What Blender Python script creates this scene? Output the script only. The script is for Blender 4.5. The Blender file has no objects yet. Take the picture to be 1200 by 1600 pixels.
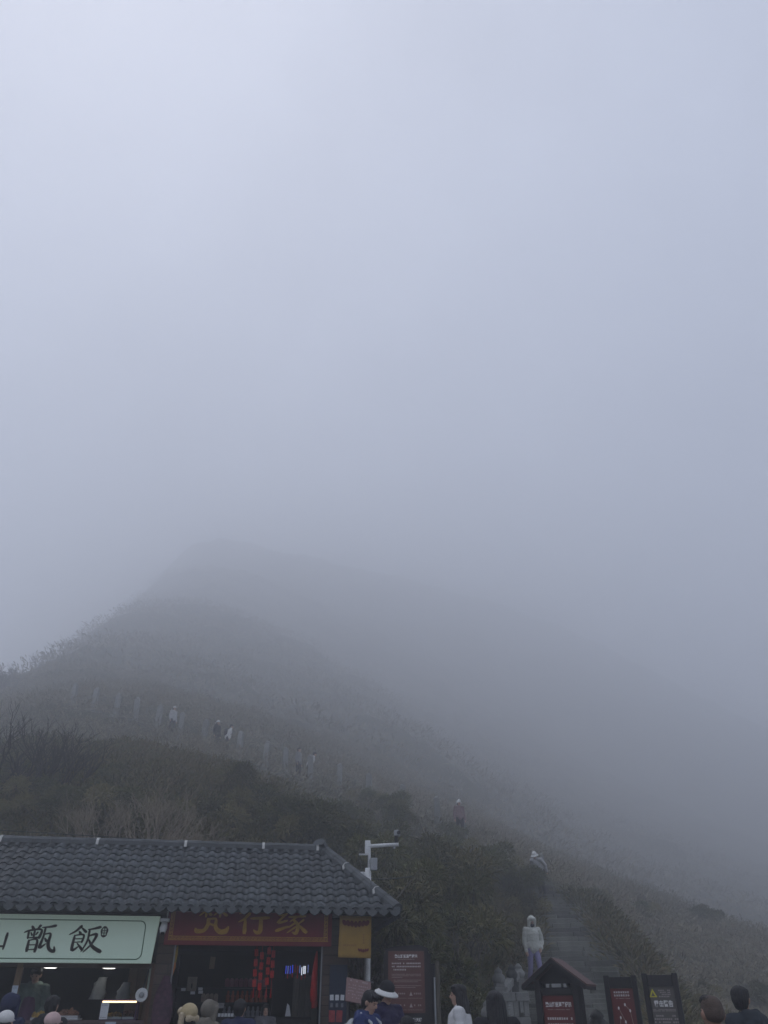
import bpy, bmesh, math, random
import numpy as np
from mathutils import Vector, Matrix, Euler

R = math.radians
SC = bpy.context.scene
COL = SC.collection
random.seed(7)
RNG = np.random.default_rng(7)

# ------------------------------------------------------------------ camera, sky, sun, exposure
cam_d = bpy.data.cameras.new('camera')
cam = bpy.data.objects.new('camera', cam_d)
COL.objects.link(cam)
cam.location = (0, 0, 1.52)
cam.rotation_euler = (R(90 + 33), 0, 0)
cam_d.sensor_fit = 'VERTICAL'
cam_d.sensor_height = 36.0
cam_d.lens = 36.0 * 1202 / 1600
cam_d.clip_start = 0.05
cam_d.clip_end = 2000
SC.camera = cam

SUN_EL, SUN_AZ = R(72), R(-70)          # high sun behind the cloud, ahead and to the left
world = bpy.data.worlds.new('World')
SC.world = world
world.use_nodes = True
wn, wl = world.node_tree.nodes, world.node_tree.links
wn.clear()
w_out = wn.new('ShaderNodeOutputWorld')
w_bg = wn.new('ShaderNodeBackground')
w_sky = wn.new('ShaderNodeTexSky')
w_sky.sky_type = 'NISHITA'
w_sky.sun_disc = False
w_sky.sun_elevation = SUN_EL
w_sky.sun_rotation = SUN_AZ
w_sky.air_density = 1.0
w_sky.dust_density = 4.0
w_mix = wn.new('ShaderNodeMix')
w_mix.data_type = 'RGBA'
w_mix.inputs[0].default_value = 0.72     # an even cloud deck over the clear sky
# the deck is thicker and thinner in places, all round the sky
w_tc = wn.new('ShaderNodeTexCoord')
w_nz = wn.new('ShaderNodeTexNoise')
w_nz.inputs['Scale'].default_value = 2.6
w_nz.inputs['Detail'].default_value = 5.0
w_nz.inputs['Roughness'].default_value = 0.5
wl.new(w_tc.outputs['Generated'], w_nz.inputs['Vector'])
w_mr = wn.new('ShaderNodeMapRange')
w_mr.inputs['From Min'].default_value = 0.3
w_mr.inputs['From Max'].default_value = 0.7
w_mr.inputs['To Min'].default_value = 0.5
w_mr.inputs['To Max'].default_value = 1.5
wl.new(w_nz.outputs['Fac'], w_mr.inputs['Value'])
w_sc = wn.new('ShaderNodeVectorMath')
w_sc.operation = 'SCALE'
w_sc.inputs[0].default_value = (9.4, 10.25, 12.5)
wl.new(w_mr.outputs[0], w_sc.inputs['Scale'])
wl.new(w_sc.outputs[0], w_mix.inputs[7])
wl.new(w_sky.outputs[0], w_mix.inputs[6])
wl.new(w_mix.outputs[2], w_bg.inputs['Color'])
w_bg.inputs['Strength'].default_value = 0.10
wl.new(w_bg.outputs[0], w_out.inputs['Surface'])

sun_d = bpy.data.lights.new('sun', 'SUN')
sun_d.energy = 0.6
sun_d.angle = R(60)
sun_d.color = (1.0, 0.97, 0.93)
sun = bpy.data.objects.new('sun', sun_d)
COL.objects.link(sun)
sdir = Vector((math.sin(SUN_AZ) * math.cos(SUN_EL), math.cos(SUN_AZ) * math.cos(SUN_EL), math.sin(SUN_EL)))
sun.rotation_euler = (-sdir).to_track_quat('-Z', 'Y').to_euler()
sun.location = (0, 0, 120)

SC.view_settings.view_transform = 'Standard'
SC.view_settings.look = 'None'
SC.view_settings.gamma = 1.0
SC.view_settings.use_curve_mapping = False
SC.view_settings.exposure = -0.42
cy = SC.cycles
cy.max_bounces = 14
cy.volume_bounces = 10
cy.diffuse_bounces = 3
cy.glossy_bounces = 2
cy.transmission_bounces = 4
cy.transparent_max_bounces = 8
cy.use_denoising = True
cy.caustics_reflective = False
cy.caustics_refractive = False
cy.sample_clamp_indirect = 4.0

# ------------------------------------------------------------------ helpers
def tag(o, label=None, cat=None, group=None, kind=None):
    for k, v in (('label', label), ('category', cat), ('group', group), ('kind', kind)):
        if v:
            o[k] = v
    return o

def link(o, parent=None):
    COL.objects.link(o)
    if parent is not None:
        o.parent = parent
    return o

def empty(name, loc=(0, 0, 0), rz=0.0, parent=None):
    o = bpy.data.objects.new(name, None)
    o.empty_display_size = 0.2
    o.location = loc
    o.rotation_euler = (0, 0, rz)
    return link(o, parent)

def mesh_np(name, verts, faces, mat=None, parent=None, smooth=False, cols=None):
    """verts (n,3) array, faces (m,k) array, all faces with k corners"""
    verts = np.asarray(verts, dtype=np.float32)
    faces = np.asarray(faces, dtype=np.int32)
    me = bpy.data.meshes.new(name)
    m, k = faces.shape
    me.vertices.add(len(verts))
    me.vertices.foreach_set('co', verts.ravel())
    me.loops.add(m * k)
    me.loops.foreach_set('vertex_index', faces.ravel())
    me.polygons.add(m)
    me.polygons.foreach_set('loop_start', np.arange(0, m * k, k, dtype=np.int32))
    me.polygons.foreach_set('loop_total', np.full(m, k, dtype=np.int32))
    if smooth:
        me.polygons.foreach_set('use_smooth', np.ones(m, dtype=bool))
    if cols is not None:
        a = me.attributes.new('tone', 'FLOAT', 'POINT')
        a.data.foreach_set('value', np.asarray(cols, dtype=np.float32))
    me.update(calc_edges=True)
    if mat:
        me.materials.append(mat)
    o = bpy.data.objects.new(name, me)
    return link(o, parent)

class MB:
    """collects simple solids, builds one mesh object"""
    def __init__(self):
        self.v, self.f = [], []
    def add(self, vs, fs):
        n = len(self.v)
        self.v += [tuple(p) for p in vs]
        self.f += [tuple(i + n for i in q) for q in fs]
        return self
    def box(self, a, b):
        (x0, y0, z0), (x1, y1, z1) = a, b
        vs = [(x0, y0, z0), (x1, y0, z0), (x1, y1, z0), (x0, y1, z0), (x0, y0, z1), (x1, y0, z1), (x1, y1, z1), (x0, y1, z1)]
        return self.add(vs, [(0, 3, 2, 1), (4, 5, 6, 7), (0, 1, 5, 4), (1, 2, 6, 5), (2, 3, 7, 6), (3, 0, 4, 7)])
    def obox(self, c, s, rot=(0, 0, 0)):
        m = Euler(rot).to_matrix()
        n0 = len(self.v)
        self.box((-s[0] / 2, -s[1] / 2, -s[2] / 2), (s[0] / 2, s[1] / 2, s[2] / 2))
        for i in range(n0, len(self.v)):
            self.v[i] = tuple(m @ Vector(self.v[i]) + Vector(c))
        return self
    def prism(self, poly, y0, y1):
        """polygon in xz, extruded along y"""
        n = len(poly)
        vs = [(x, y0, z) for x, z in poly] + [(x, y1, z) for x, z in poly]
        fs = [tuple(range(n)), tuple(range(2 * n - 1, n - 1, -1))]
        fs += [(i, n + i, n + (i + 1) % n, (i + 1) % n) for i in range(n)]
        return self.add(vs, fs)
    def tube(self, pts, rad, seg=8, cap=True):
        pts = [Vector(p) for p in pts]
        n = len(pts)
        rad = rad if isinstance(rad, (list, tuple)) else [rad] * n
        vs, fs = [], []
        prev = None
        for i, p in enumerate(pts):
            d = (pts[min(i + 1, n - 1)] - pts[max(i - 1, 0)]).normalized()
            up = Vector((0, 0, 1)) if abs(d.z) < 0.9 else Vector((1, 0, 0))
            if prev is not None:
                up = prev
            a = (up - d * up.dot(d))
            a = a.normalized() if a.length > 1e-5 else d.orthogonal().normalized()
            prev = a
            b = d.cross(a)
            for k in range(seg):
                t = 2 * math.pi * k / seg
                vs.append(p + a * (rad[i] * math.cos(t)) + b * (rad[i] * math.sin(t)))
        for i in range(n - 1):
            for k in range(seg):
                k2 = (k + 1) % seg
                fs.append((i * seg + k, i * seg + k2, (i + 1) * seg + k2, (i + 1) * seg + k))
        if cap:
            fs.append(tuple(range(seg - 1, -1, -1)))
            fs.append(tuple((n - 1) * seg + k for k in range(seg)))
        return self.add(vs, fs)
    def lathe(self, prof, c=(0, 0, 0), seg=16):
        """profile [(r,z)] turned round z"""
        vs, fs = [], []
        for r, z in prof:
            for k in range(seg):
                t = 2 * math.pi * k / seg
                vs.append((c[0] + r * math.cos(t), c[1] + r * math.sin(t), c[2] + z))
        n = len(prof)
        for i in range(n - 1):
            for k in range(seg):
                k2 = (k + 1) % seg
                fs.append((i * seg + k, i * seg + k2, (i + 1) * seg + k2, (i + 1) * seg + k))
        fs.append(tuple(range(seg - 1, -1, -1)))
        fs.append(tuple((n - 1) * seg + k for k in range(seg)))
        return self.add(vs, fs)
    def ell(self, c, r, seg=12, rings=8, rot=None):
        vs, fs = [], []
        m = Euler(rot).to_matrix() if rot else None
        for i in range(rings + 1):
            ph = math.pi * i / rings
            for k in range(seg):
                t = 2 * math.pi * k / seg
                p = Vector((r[0] * math.sin(ph) * math.cos(t), r[1] * math.sin(ph) * math.sin(t), -r[2] * math.cos(ph)))
                if m:
                    p = m @ p
                vs.append(p + Vector(c))
        for i in range(rings):
            for k in range(seg):
                k2 = (k + 1) % seg
                fs.append((i * seg + k, i * seg + k2, (i + 1) * seg + k2, (i + 1) * seg + k))
        return self.add(vs, fs)
    def mesh(self, name, smooth=False):
        me = bpy.data.meshes.new(name)
        me.from_pydata(self.v, [], self.f)
        if smooth:
            me.polygons.foreach_set('use_smooth', [True] * len(me.polygons))
        me.update()
        return me
    def build(self, name, mat=None, parent=None, smooth=False, bevel=0.0):
        me = self.mesh(name, smooth)
        if mat:
            me.materials.append(mat)
        o = bpy.data.objects.new(name, me)
        if bevel:
            m = o.modifiers.new('bevel', 'BEVEL')
            m.width = bevel
            m.segments = 2
            m.limit_method = 'ANGLE'
        return link(o, parent)

MATS = {}
def mat(name, col, rough=0.8, metal=0.0, var=0.25, scale=4.0, bump=0.0, bscale=None, spec=0.3, col2=None,
        stretch=None, island=0.0, emit=None, tone=None, detail=6.0, objvar=0.0):
    """procedural principled material: noise-varied colour, optional second colour, bump and per-piece variation"""
    if name in MATS:
        return MATS[name]
    m = bpy.data.materials.new(name)
    m.use_nodes = True
    nt = m.node_tree
    n, l = nt.nodes, nt.links
    b = n['Principled BSDF']
    b.inputs['Roughness'].default_value = rough
    b.inputs['Metallic'].default_value = metal
    b.inputs['Specular IOR Level'].default_value = spec
    tc = n.new('ShaderNodeTexCoord')
    vec = tc.outputs['Object']
    if stretch:
        mp = n.new('ShaderNodeMapping')
        mp.inputs['Scale'].default_value = stretch
        l.new(vec, mp.inputs['Vector'])
        vec = mp.outputs[0]
    nz = n.new('ShaderNodeTexNoise')
    nz.inputs['Scale'].default_value = scale
    nz.inputs['Detail'].default_value = detail
    nz.inputs['Roughness'].default_value = 0.6
    l.new(vec, nz.inputs['Vector'])
    c = Vector(col[:3])
    c2 = Vector(col2[:3]) if col2 else c * (1 - var)
    cA = c if col2 else c * (1 + var)
    ramp = n.new('ShaderNodeValToRGB')
    ramp.color_ramp.elements[0].position = 0.3
    ramp.color_ramp.elements[1].position = 0.7
    ramp.color_ramp.elements[0].color = (*c2, 1)
    ramp.color_ramp.elements[1].color = (*cA, 1)
    l.new(nz.outputs['Fac'], ramp.inputs['Fac'])
    out = ramp.outputs['Color']
    def scaled(fac_socket, lo, hi, src):
        mr = n.new('ShaderNodeMapRange')
        mr.inputs['To Min'].default_value = lo
        mr.inputs['To Max'].default_value = hi
        l.new(fac_socket, mr.inputs['Value'])
        mx = n.new('ShaderNodeVectorMath')
        mx.operation = 'SCALE'
        l.new(src, mx.inputs[0])
        l.new(mr.outputs[0], mx.inputs['Scale'])
        return mx.outputs[0]
    if island:
        g = n.new('ShaderNodeNewGeometry')
        out = scaled(g.outputs['Random Per Island'], 1 - island, 1 + island, out)
    if objvar:
        g = n.new('ShaderNodeObjectInfo')
        out = scaled(g.outputs['Random'], 1 - objvar, 1 + objvar, out)
    if tone:
        a = n.new('ShaderNodeAttribute')
        a.attribute_name = 'tone'
        mx = n.new('ShaderNodeMix')
        mx.data_type = 'RGBA'
        l.new(a.outputs['Fac'], mx.inputs[0])
        l.new(out, mx.inputs[6])
        mx.inputs[7].default_value = (*tone, 1)
        out = mx.outputs[2]
    l.new(out, b.inputs['Base Color'])
    if bump:
        nb = n.new('ShaderNodeTexNoise')
        nb.inputs['Scale'].default_value = bscale or scale * 4
        nb.inputs['Detail'].default_value = 8
        l.new(vec, nb.inputs['Vector'])
        bp = n.new('ShaderNodeBump')
        bp.inputs['Strength'].default_value = bump
        bp.inputs['Distance'].default_value = 0.02
        l.new(nb.outputs['Fac'], bp.inputs['Height'])
        l.new(bp.outputs[0], b.inputs['Normal'])
    if emit:
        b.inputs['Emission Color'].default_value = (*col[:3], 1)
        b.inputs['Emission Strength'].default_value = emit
    MATS[name] = m
    return m

# ------------------------------------------------------------------ terrain
CTL = np.array([
    (-12.2, 25, 7.0), (-9.1, 25, 6.8), (-6.3, 26, 6.8), (-3.6, 27, 6.6), (-1.7, 27, 5.7), (0, 25, 4.3), (1.35, 23, 3.2), (2.0, 20.5, 1.7), (2.0, 27, 4.2), (2.6, 32, 5.6),
    (-19.6, 46, 17.4), (-14.9, 44, 15.7), (-10.1, 42.5, 13.75), (-6.0, 41.8, 12.1), (-3.55, 41, 11.2), (-1.2, 40.3, 10.3), (1.3, 39, 9.1), (3.6, 37, 7.9),
    (6.3, 32.5, 5.2), (6.2, 30, 4.2), (5.7, 27, 3.1), (4.9, 24, 2.0), (4.3, 21, 1.3), (4.0, 18, 0.7), (8.5, 22, 0.8), (9.5, 27, 1.3), (11, 33, 2.0), (9.5, 38, 5.0),
    (0.0, 105, 33.1), (0.0, 180, 65.8), (0.0, 270, 119), (0.0, 350, 188), (-38.2, 74, 28.2), (-44.5, 94, 38.5), (-55.9, 138, 63), (-67.3, 190, 94.7), (-81.6, 255, 138), (-95.6, 330, 194), (-20, 78, 28.4), (-19.8, 115, 42.6), (-35.8, 200, 88.7), (-58.4, 310, 168),
    (71.9, 160, 19.7), (132, 280, 57), (195, 390, 119), (59.4, 190, 36.4), (97.9, 300, 79.6), (140, 400, 160), (22.3, 140, 32.5), (40, 240, 73.8), (61.5, 345, 148), (71.9, 390, 190), (32.4, 75, 5.2), (28.1, 85, 8.3), (-29.2, 84, 33.4), (-29.6, 58, 21), (15.2, 36, 2.0),
    # the far side of the ridge and the flanks out of view
    (-48, 74, 17), (-60, 98, 24), (-76, 140, 38), (-95, 190, 60), (-115, 255, 90), (-130, 330, 130), (-90, 420, 190), (0, 460, 195), (120, 480, 160), (240, 480, 80), (280, 360, 45), (190, 200, 14), (105, 80, 4),
    (35, 36, 1.6), (22, 24, 0.8), (-36, 44, 10), (-24, 36, 9.5), (-18, 26, 7.0), (-32, 24, 2.5), (-80, 60, 4), (-135, 130, 12), (-190, 260, 30), (0, 600, 60), (220, 600, 40), (-190, 500, 40),
    (-14, 19.5, 2.2), (-8, 19.5, 2.2), (-3, 19.5, 2.2), (0.8, 19, 1.2), (14, 17.5, 0.4), (5, 16, 0.5), (2.2, 17, 0.3)], dtype=float)

def tps_fit(c):
    n = len(c)
    d = np.linalg.norm(c[:, None, :2] - c[None, :, :2], axis=2)
    K = np.where(d > 0, d ** 2 * np.log(np.maximum(d, 1e-9)), 0) + np.eye(n) * 0.02
    Pm = np.c_[np.ones(n), c[:, :2]]
    A = np.block([[K, Pm], [Pm.T, np.zeros((3, 3))]])
    return np.linalg.solve(A, np.r_[c[:, 2], 0, 0, 0])
TW = tps_fit(CTL)

def vnoise(x, y, seed=0):
    """smooth value noise, vectorised"""
    xi, yi = np.floor(x), np.floor(y)
    fx, fy = x - xi, y - yi
    fx, fy = fx * fx * (3 - 2 * fx), fy * fy * (3 - 2 * fy)
    def h(a, b):
        t = np.sin(a * 127.1 + b * 311.7 + seed * 74.7) * 43758.5453
        return t - np.floor(t)
    return (h(xi, yi) * (1 - fx) + h(xi + 1, yi) * fx) * (1 - fy) + (h(xi, yi + 1) * (1 - fx) + h(xi + 1, yi + 1) * fx) * fy

def sstep(a, b, x):
    t = np.clip((x - a) / (b - a), 0, 1)
    return t * t * (3 - 2 * t)

def base_h(x, y):
    x, y = np.asarray(x, float), np.asarray(y, float)
    sh = x.shape
    q = np.c_[x.ravel(), y.ravel()]
    d = np.linalg.norm(q[:, None, :] - CTL[None, :, :2], axis=2)
    U = d ** 2 * np.log(np.maximum(d, 1e-9))
    z = U @ TW[:len(CTL)] + TW[-3] + q @ TW[-2:]
    z = z.reshape(sh)
    r = np.hypot(x, y - 280)
    z = z * (1 - sstep(270, 440, r)) + 2.0 * sstep(270, 440, r)
    z = np.clip(z, 0.0, 200)
    return z * sstep(15.2, 19.2, y)

# centre line of the climbing path: x, y, z, half width
PATH = [(3.7, 15.0, 0.0, 1.5), (3.95, 18.0, 0.7, 1.5), (4.3, 21.0, 1.3, 1.5), (4.9, 24.0, 2.05, 1.45), (5.7, 27.0, 3.15, 1.35), (6.2, 30.0, 4.3, 1.1), (6.3, 32.5, 5.2, 0.9), (5.7, 34.8, 6.3, 0.9),
        (3.6, 37.0, 7.9, 0.9), (1.3, 39.0, 9.15, 1.0), (-1.3, 40.5, 10.4, 1.0), (-3.6, 41.2, 11.3, 1.0), (-6.0, 42.0, 12.2, 1.0), (-10.1, 43.0, 13.85, 1.0), (-14.9, 44.8, 15.8, 1.0), (-19.8, 46.8, 17.5, 1.0)]
PA = np.array(PATH)
def path_info(x, y):
    """distance from the path's centre line and the path height there"""
    best = np.full(np.shape(x), 1e9)
    bz = np.zeros(np.shape(x))
    bw = np.ones(np.shape(x))
    for a, b in zip(PA[:-1], PA[1:]):
        dx, dy = b[0] - a[0], b[1] - a[1]
        t = np.clip(((x - a[0]) * dx + (y - a[1]) * dy) / (dx * dx + dy * dy), 0, 1)
        d = np.hypot(x - a[0] - t * dx, y - a[1] - t * dy)
        k = d < best
        best = np.where(k, d, best)
        bz = np.where(k, a[2] + t * (b[2] - a[2]), bz)
        bw = np.where(k, a[3] + t * (b[3] - a[3]), bw)
    return best, bz, bw

def ground_h(x, y):
    x, y = np.asarray(x, float), np.asarray(y, float)
    z = base_h(x, y)
    far = sstep(46, 90, y)
    n = (vnoise(x * 0.45, y * 0.45, 1) - 0.5) * 0.5 + (vnoise(x * 1.3, y * 1.3, 2) - 0.5) * 0.22
    n2 = (vnoise(x * 0.16, y * 0.16, 3) - 0.5) * 3.4 + np.abs(vnoise(x * 0.33, y * 0.33, 4) - 0.5) * 2.0
    z = z + (n + n2 * far + (vnoise(x * 0.05, y * 0.05, 9) - 0.5) * 4 * sstep(70, 160, y)) * sstep(18.5, 22, y)
    d, pz, pw = path_info(x, y)
    k = 1 - sstep(pw + 0.25, pw + 1.6, d)
    z = z * (1 - k) + (pz - 0.12) * k
    return np.where(y < 15.0, 0.0, np.maximum(z, 0.0))

def build_ground():
    xs = np.unique(np.r_[np.linspace(-170, -90, 20), np.linspace(-90, -40, 42), np.arange(-40, 30, 0.4), np.linspace(30, 110, 60), np.linspace(110, 360, 26)])
    ys = np.unique(np.r_[np.linspace(-90, 14.8, 14), np.arange(15.0, 65, 0.4), np.arange(65, 130, 0.8), np.arange(130, 300, 1.7), np.linspace(300, 450, 50), np.linspace(450, 740, 24)])
    X, Y = np.meshgrid(xs, ys)
    Z = ground_h(X, Y)
    nx, ny = len(xs), len(ys)
    idx = np.arange(nx * ny).reshape(ny, nx)
    f = np.stack([idx[:-1, :-1], idx[:-1, 1:], idx[1:, 1:], idx[1:, :-1]], -1).reshape(-1, 4)
    m = mat('hillside earth', (0.075, 0.066, 0.045), rough=0.95, col2=(0.04, 0.045, 0.026), scale=0.5, bump=0.6, bscale=3.0, spec=0.1)
    o = mesh_np('ground', np.stack([X, Y, Z], -1).reshape(-1, 3), f, m, smooth=True)
    return tag(o, kind='structure')
ground = build_ground()

# ------------------------------------------------------------------ materials used all over
M_TILE = mat('grey clay tile', (0.055, 0.064, 0.068), rough=0.5, var=0.4, scale=5, bump=0.25, bscale=60, objvar=0.35, spec=0.5)
M_TILE2 = mat('grey ridge tile', (0.068, 0.075, 0.078), rough=0.7, var=0.3, scale=7, bump=0.3, bscale=50, objvar=0.15)
M_WOOD = mat('dark brown cladding wood', (0.085, 0.058, 0.042), rough=0.65, col2=(0.045, 0.031, 0.025), scale=3, stretch=(1.5, 1.5, 22), bump=0.25, bscale=12, objvar=0.2)
M_WOODV = mat('brown upright wood', (0.16, 0.10, 0.05), rough=0.6, col2=(0.10, 0.06, 0.03), scale=3, stretch=(20, 20, 1.2), bump=0.2, bscale=10, objvar=0.15)
M_DARKWOOD = mat('dark stained sign wood', (0.022, 0.019, 0.019), rough=0.6, col2=(0.012, 0.011, 0.012), scale=3, stretch=(18, 18, 1.5), bump=0.3, bscale=12, objvar=0.15)
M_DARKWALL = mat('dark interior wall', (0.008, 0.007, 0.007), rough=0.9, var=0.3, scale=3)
M_STONE = mat('grey carved stone', (0.26, 0.26, 0.25), rough=0.85, col2=(0.15, 0.155, 0.145), scale=5, bump=0.5, bscale=30, objvar=0.15)
M_STEP = mat('worn grey step stone', (0.15, 0.148, 0.135), rough=0.85, col2=(0.06, 0.066, 0.05), scale=2.5, bump=0.6, bscale=20, objvar=0.42)
M_WHITE = mat('off white painted metal', (0.66, 0.67, 0.66), rough=0.5, var=0.12, scale=6)
M_GREYM = mat('grey metal', (0.30, 0.31, 0.32), rough=0.5, metal=0.3, var=0.15, scale=8)
M_BLACK = mat('black plastic', (0.015, 0.015, 0.017), rough=0.5, var=0.2)
M_PAPER = mat('white printed paper', (0.62, 0.64, 0.66), rough=0.8, var=0.08, scale=8)
M_GOLD = mat('dull gold paint', (0.46, 0.25, 0.03), rough=0.6, var=0.2, scale=9)
M_RED = mat('bright red cloth', (0.42, 0.014, 0.012), rough=0.75, var=0.25, scale=9)
M_PLAZA = mat('grey paving stone', (0.22, 0.22, 0.21), rough=0.85, col2=(0.13, 0.13, 0.125), scale=2.5, bump=0.3, bscale=25)

# ------------------------------------------------------------------ plaza paving in front of the shops, in slabs
def build_plaza():
    xs = np.arange(-24, 24.1, 0.8)
    ys = np.arange(-24, 15.0, 0.8)
    q, f = [], []
    for y in ys:
        sh = 0.4 * (int(round(y / 0.8)) % 2)
        for x in xs:
            a = (x + sh + 0.006, y + 0.006, x + sh + 0.794, min(y + 0.794, 14.95))
            z = 0.03 + random.uniform(-0.004, 0.004)
            n = len(q)
            q += [(a[0], a[1], z), (a[2], a[1], z), (a[2], a[3], z), (a[0], a[3], z), (a[0], a[1], 0.004), (a[2], a[1], 0.004), (a[2], a[3], 0.004), (a[0], a[3], 0.004)]
            f += [(n, n + 1, n + 2, n + 3), (n + 4, n + 5, n + 1, n), (n + 5, n + 6, n + 2, n + 1), (n + 6, n + 7, n + 3, n + 2), (n + 7, n + 4, n, n + 3)]
    o = mesh_np('plaza_paving', np.array(q), np.array(f), M_PLAZA)
    tag(o, kind='structure')
build_plaza()

# ------------------------------------------------------------------ shop building (local frame: x along the front, y into the building)
BO = Vector((-3.77, 15.0, 0.0))
BA = R(9)
def BW(x, y, z):
    """building-local point to the world"""
    return (BO.x + x * math.cos(BA) - y * math.sin(BA), BO.y + x * math.sin(BA) + y * math.cos(BA), z)

bld = empty('shop_building', BO, BA)
tag(bld, 'low timber shop building with a dark grey tiled hipped roof and two open stall fronts', 'building')
FL = 0.42                                   # the stall floor is raised above the plaza
MB().box((-5.1, 0.02, 0.03), (3.2, 2.28, FL)).build('floor_slab', M_STONE, bld)
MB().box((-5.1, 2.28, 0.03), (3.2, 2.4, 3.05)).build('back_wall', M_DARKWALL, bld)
MB().box((3.08, 0.22, FL), (3.2, 2.28, 3.0)).build('side_wall', M_WOOD, bld)
MB().box((-5.22, 0.0, 0.03), (-5.1, 2.4, 3.0)).build('side_wall', M_WOOD, bld)
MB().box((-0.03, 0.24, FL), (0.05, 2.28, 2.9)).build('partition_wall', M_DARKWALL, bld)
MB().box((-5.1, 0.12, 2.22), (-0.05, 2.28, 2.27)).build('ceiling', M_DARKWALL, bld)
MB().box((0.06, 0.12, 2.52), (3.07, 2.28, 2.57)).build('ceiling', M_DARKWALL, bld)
# clad pillars: a core and horizontal boards
def pillar(x0, x1, ztop):
    MB().box((x0 + 0.012, 0.012, FL - 0.3), (x1 - 0.012, 0.208, ztop)).build('pillar', M_DARKWALL, bld)
    z = FL
    meb = None
    while z < ztop - 0.05:
        h = min(0.145, ztop - z)
        b = MB().box((x0, 0.0, z + 0.003), (x1, 0.22, z + h - 0.003)).build('board', M_WOOD, bld, bevel=0.004)
        z += 0.148
pillar(-0.075, 0.2, 2.9)
pillar(2.74, 3.19, 2.9)
pillar(-5.1, -4.8, 2.9)
MB().box((-0.135, 0.06, FL), (-0.08, 0.13, 2.2)).build('door_frame', mat('red brown frame wood', (0.10, 0.05, 0.03), var=0.3, scale=4), bld)
MB().box((0.203, 0.05, FL), (0.222, 0.10, 2.5)).build('metal_edge', M_GREYM, bld)
MB().box((2.718, 0.05, FL), (2.737, 0.10, 2.5)).build('metal_edge', M_GREYM, bld)
MB().box((-2.28, 0.02, FL), (-2.19, 0.11, 2.215)).build('stall_post', M_WOODV, bld)
MB().box((-5.0, 0.03, 2.13), (-0.14, 0.09, 2.215)).build('lintel', mat('dark lintel wood', (0.06, 0.035, 0.025), var=0.3, scale=5, stretch=(1, 8, 8)), bld)
# counter of the food stall
MB().box((-5.0, 0.12, FL), (-0.14, 0.16, 1.36)).build('counter_front', mat('purple brown counter board', (0.085, 0.045, 0.055), var=0.25, scale=4), bld)
MB().box((-5.0, 0.1, 1.36), (-0.14, 0.7, 1.40)).build('counter_top', mat('brown counter top', (0.13, 0.09, 0.09), var=0.2, scale=4), bld)
# eave soffit
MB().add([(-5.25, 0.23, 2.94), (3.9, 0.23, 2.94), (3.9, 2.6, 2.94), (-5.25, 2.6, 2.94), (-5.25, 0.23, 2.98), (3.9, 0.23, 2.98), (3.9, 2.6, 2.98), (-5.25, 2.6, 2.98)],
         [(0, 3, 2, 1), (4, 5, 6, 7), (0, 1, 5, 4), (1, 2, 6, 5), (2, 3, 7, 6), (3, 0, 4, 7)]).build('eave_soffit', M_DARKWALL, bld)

EY, EZ, RY, RZ = -0.55, 3.0, 1.05, 4.2       # eave and ridge lines
XL, XR, XH = -5.3, 3.98, 2.76                # left gable, right eave corner, right end of the ridge
roof = MB().add([(XL, EY, EZ), (XR, EY, EZ), (XH, RY, RZ), (XL, RY, RZ), (XR, 2 * RY - EY, EZ), (XL, 2 * RY - EY, EZ),
                 (XL, EY, EZ - 0.02), (XR, EY, EZ - 0.02), (XR, 2 * RY - EY, EZ - 0.02), (XL, 2 * RY - EY, EZ - 0.02)],
                [(0, 1, 2, 3), (1, 4, 2), (4, 5, 3, 2), (0, 3, 5), (6, 9, 8, 7), (0, 6, 7, 1), (1, 7, 8, 4), (4, 8, 9, 5), (5, 9, 6, 0)]).build('roof', M_TILE2, bld)

TWD = 0.2
def tile_mesh():
    xs = [-0.1, -0.066, -0.052, -0.024, 0.024, 0.052, 0.066, 0.1]
    hs = [0.0, 0.002, 0.026, 0.05, 0.05, 0.026, 0.002, 0.0]
    lo = [0.0, 0.0, -0.012, -0.022, -0.022, -0.012, 0.0, 0.0]      # the barrel's lip reaches a little further down
    v, f = [], []
    for x, h, e in zip(xs, hs, lo):
        v += [(x, 0.235, h * 0.82 + 0.004), (x, e, h + 0.026), (x, e, h + 0.002)]
    for i in range(7):
        a, b = 3 * i, 3 * (i + 1)
        f += [(a + 1, b + 1, b, a), (a + 2, b + 2, b + 1, a + 1)]
    me = bpy.data.meshes.new('roof_tile')
    me.from_pydata(v, [], f)
    me.materials.append(M_TILE)
    me.polygons.foreach_set('use_smooth', [i % 2 == 0 for i in range(len(f))])
    me.update()
    return me
TME = tile_mesh()
SL = math.hypot(RY - EY, RZ - EZ)
PITCH = math.atan2(RZ - EZ, RY - EY)

def tile_matrix(x, s, jitter=True):
    """x along the eave, s up the slope"""
    y, z = EY + s * math.cos(PITCH), EZ + s * math.sin(PITCH)
    j = (lambda a: random.uniform(-a, a)) if jitter else (lambda a: 0)
    n = 0.006
    return Matrix.Translation((x + j(0.004), y - n * math.sin(PITCH), z + n * math.cos(PITCH) + j(0.003))) @ Matrix.Rotation(PITCH + j(0.012), 4, 'X') @ Matrix.Rotation(j(0.014), 4, 'Z')

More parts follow.
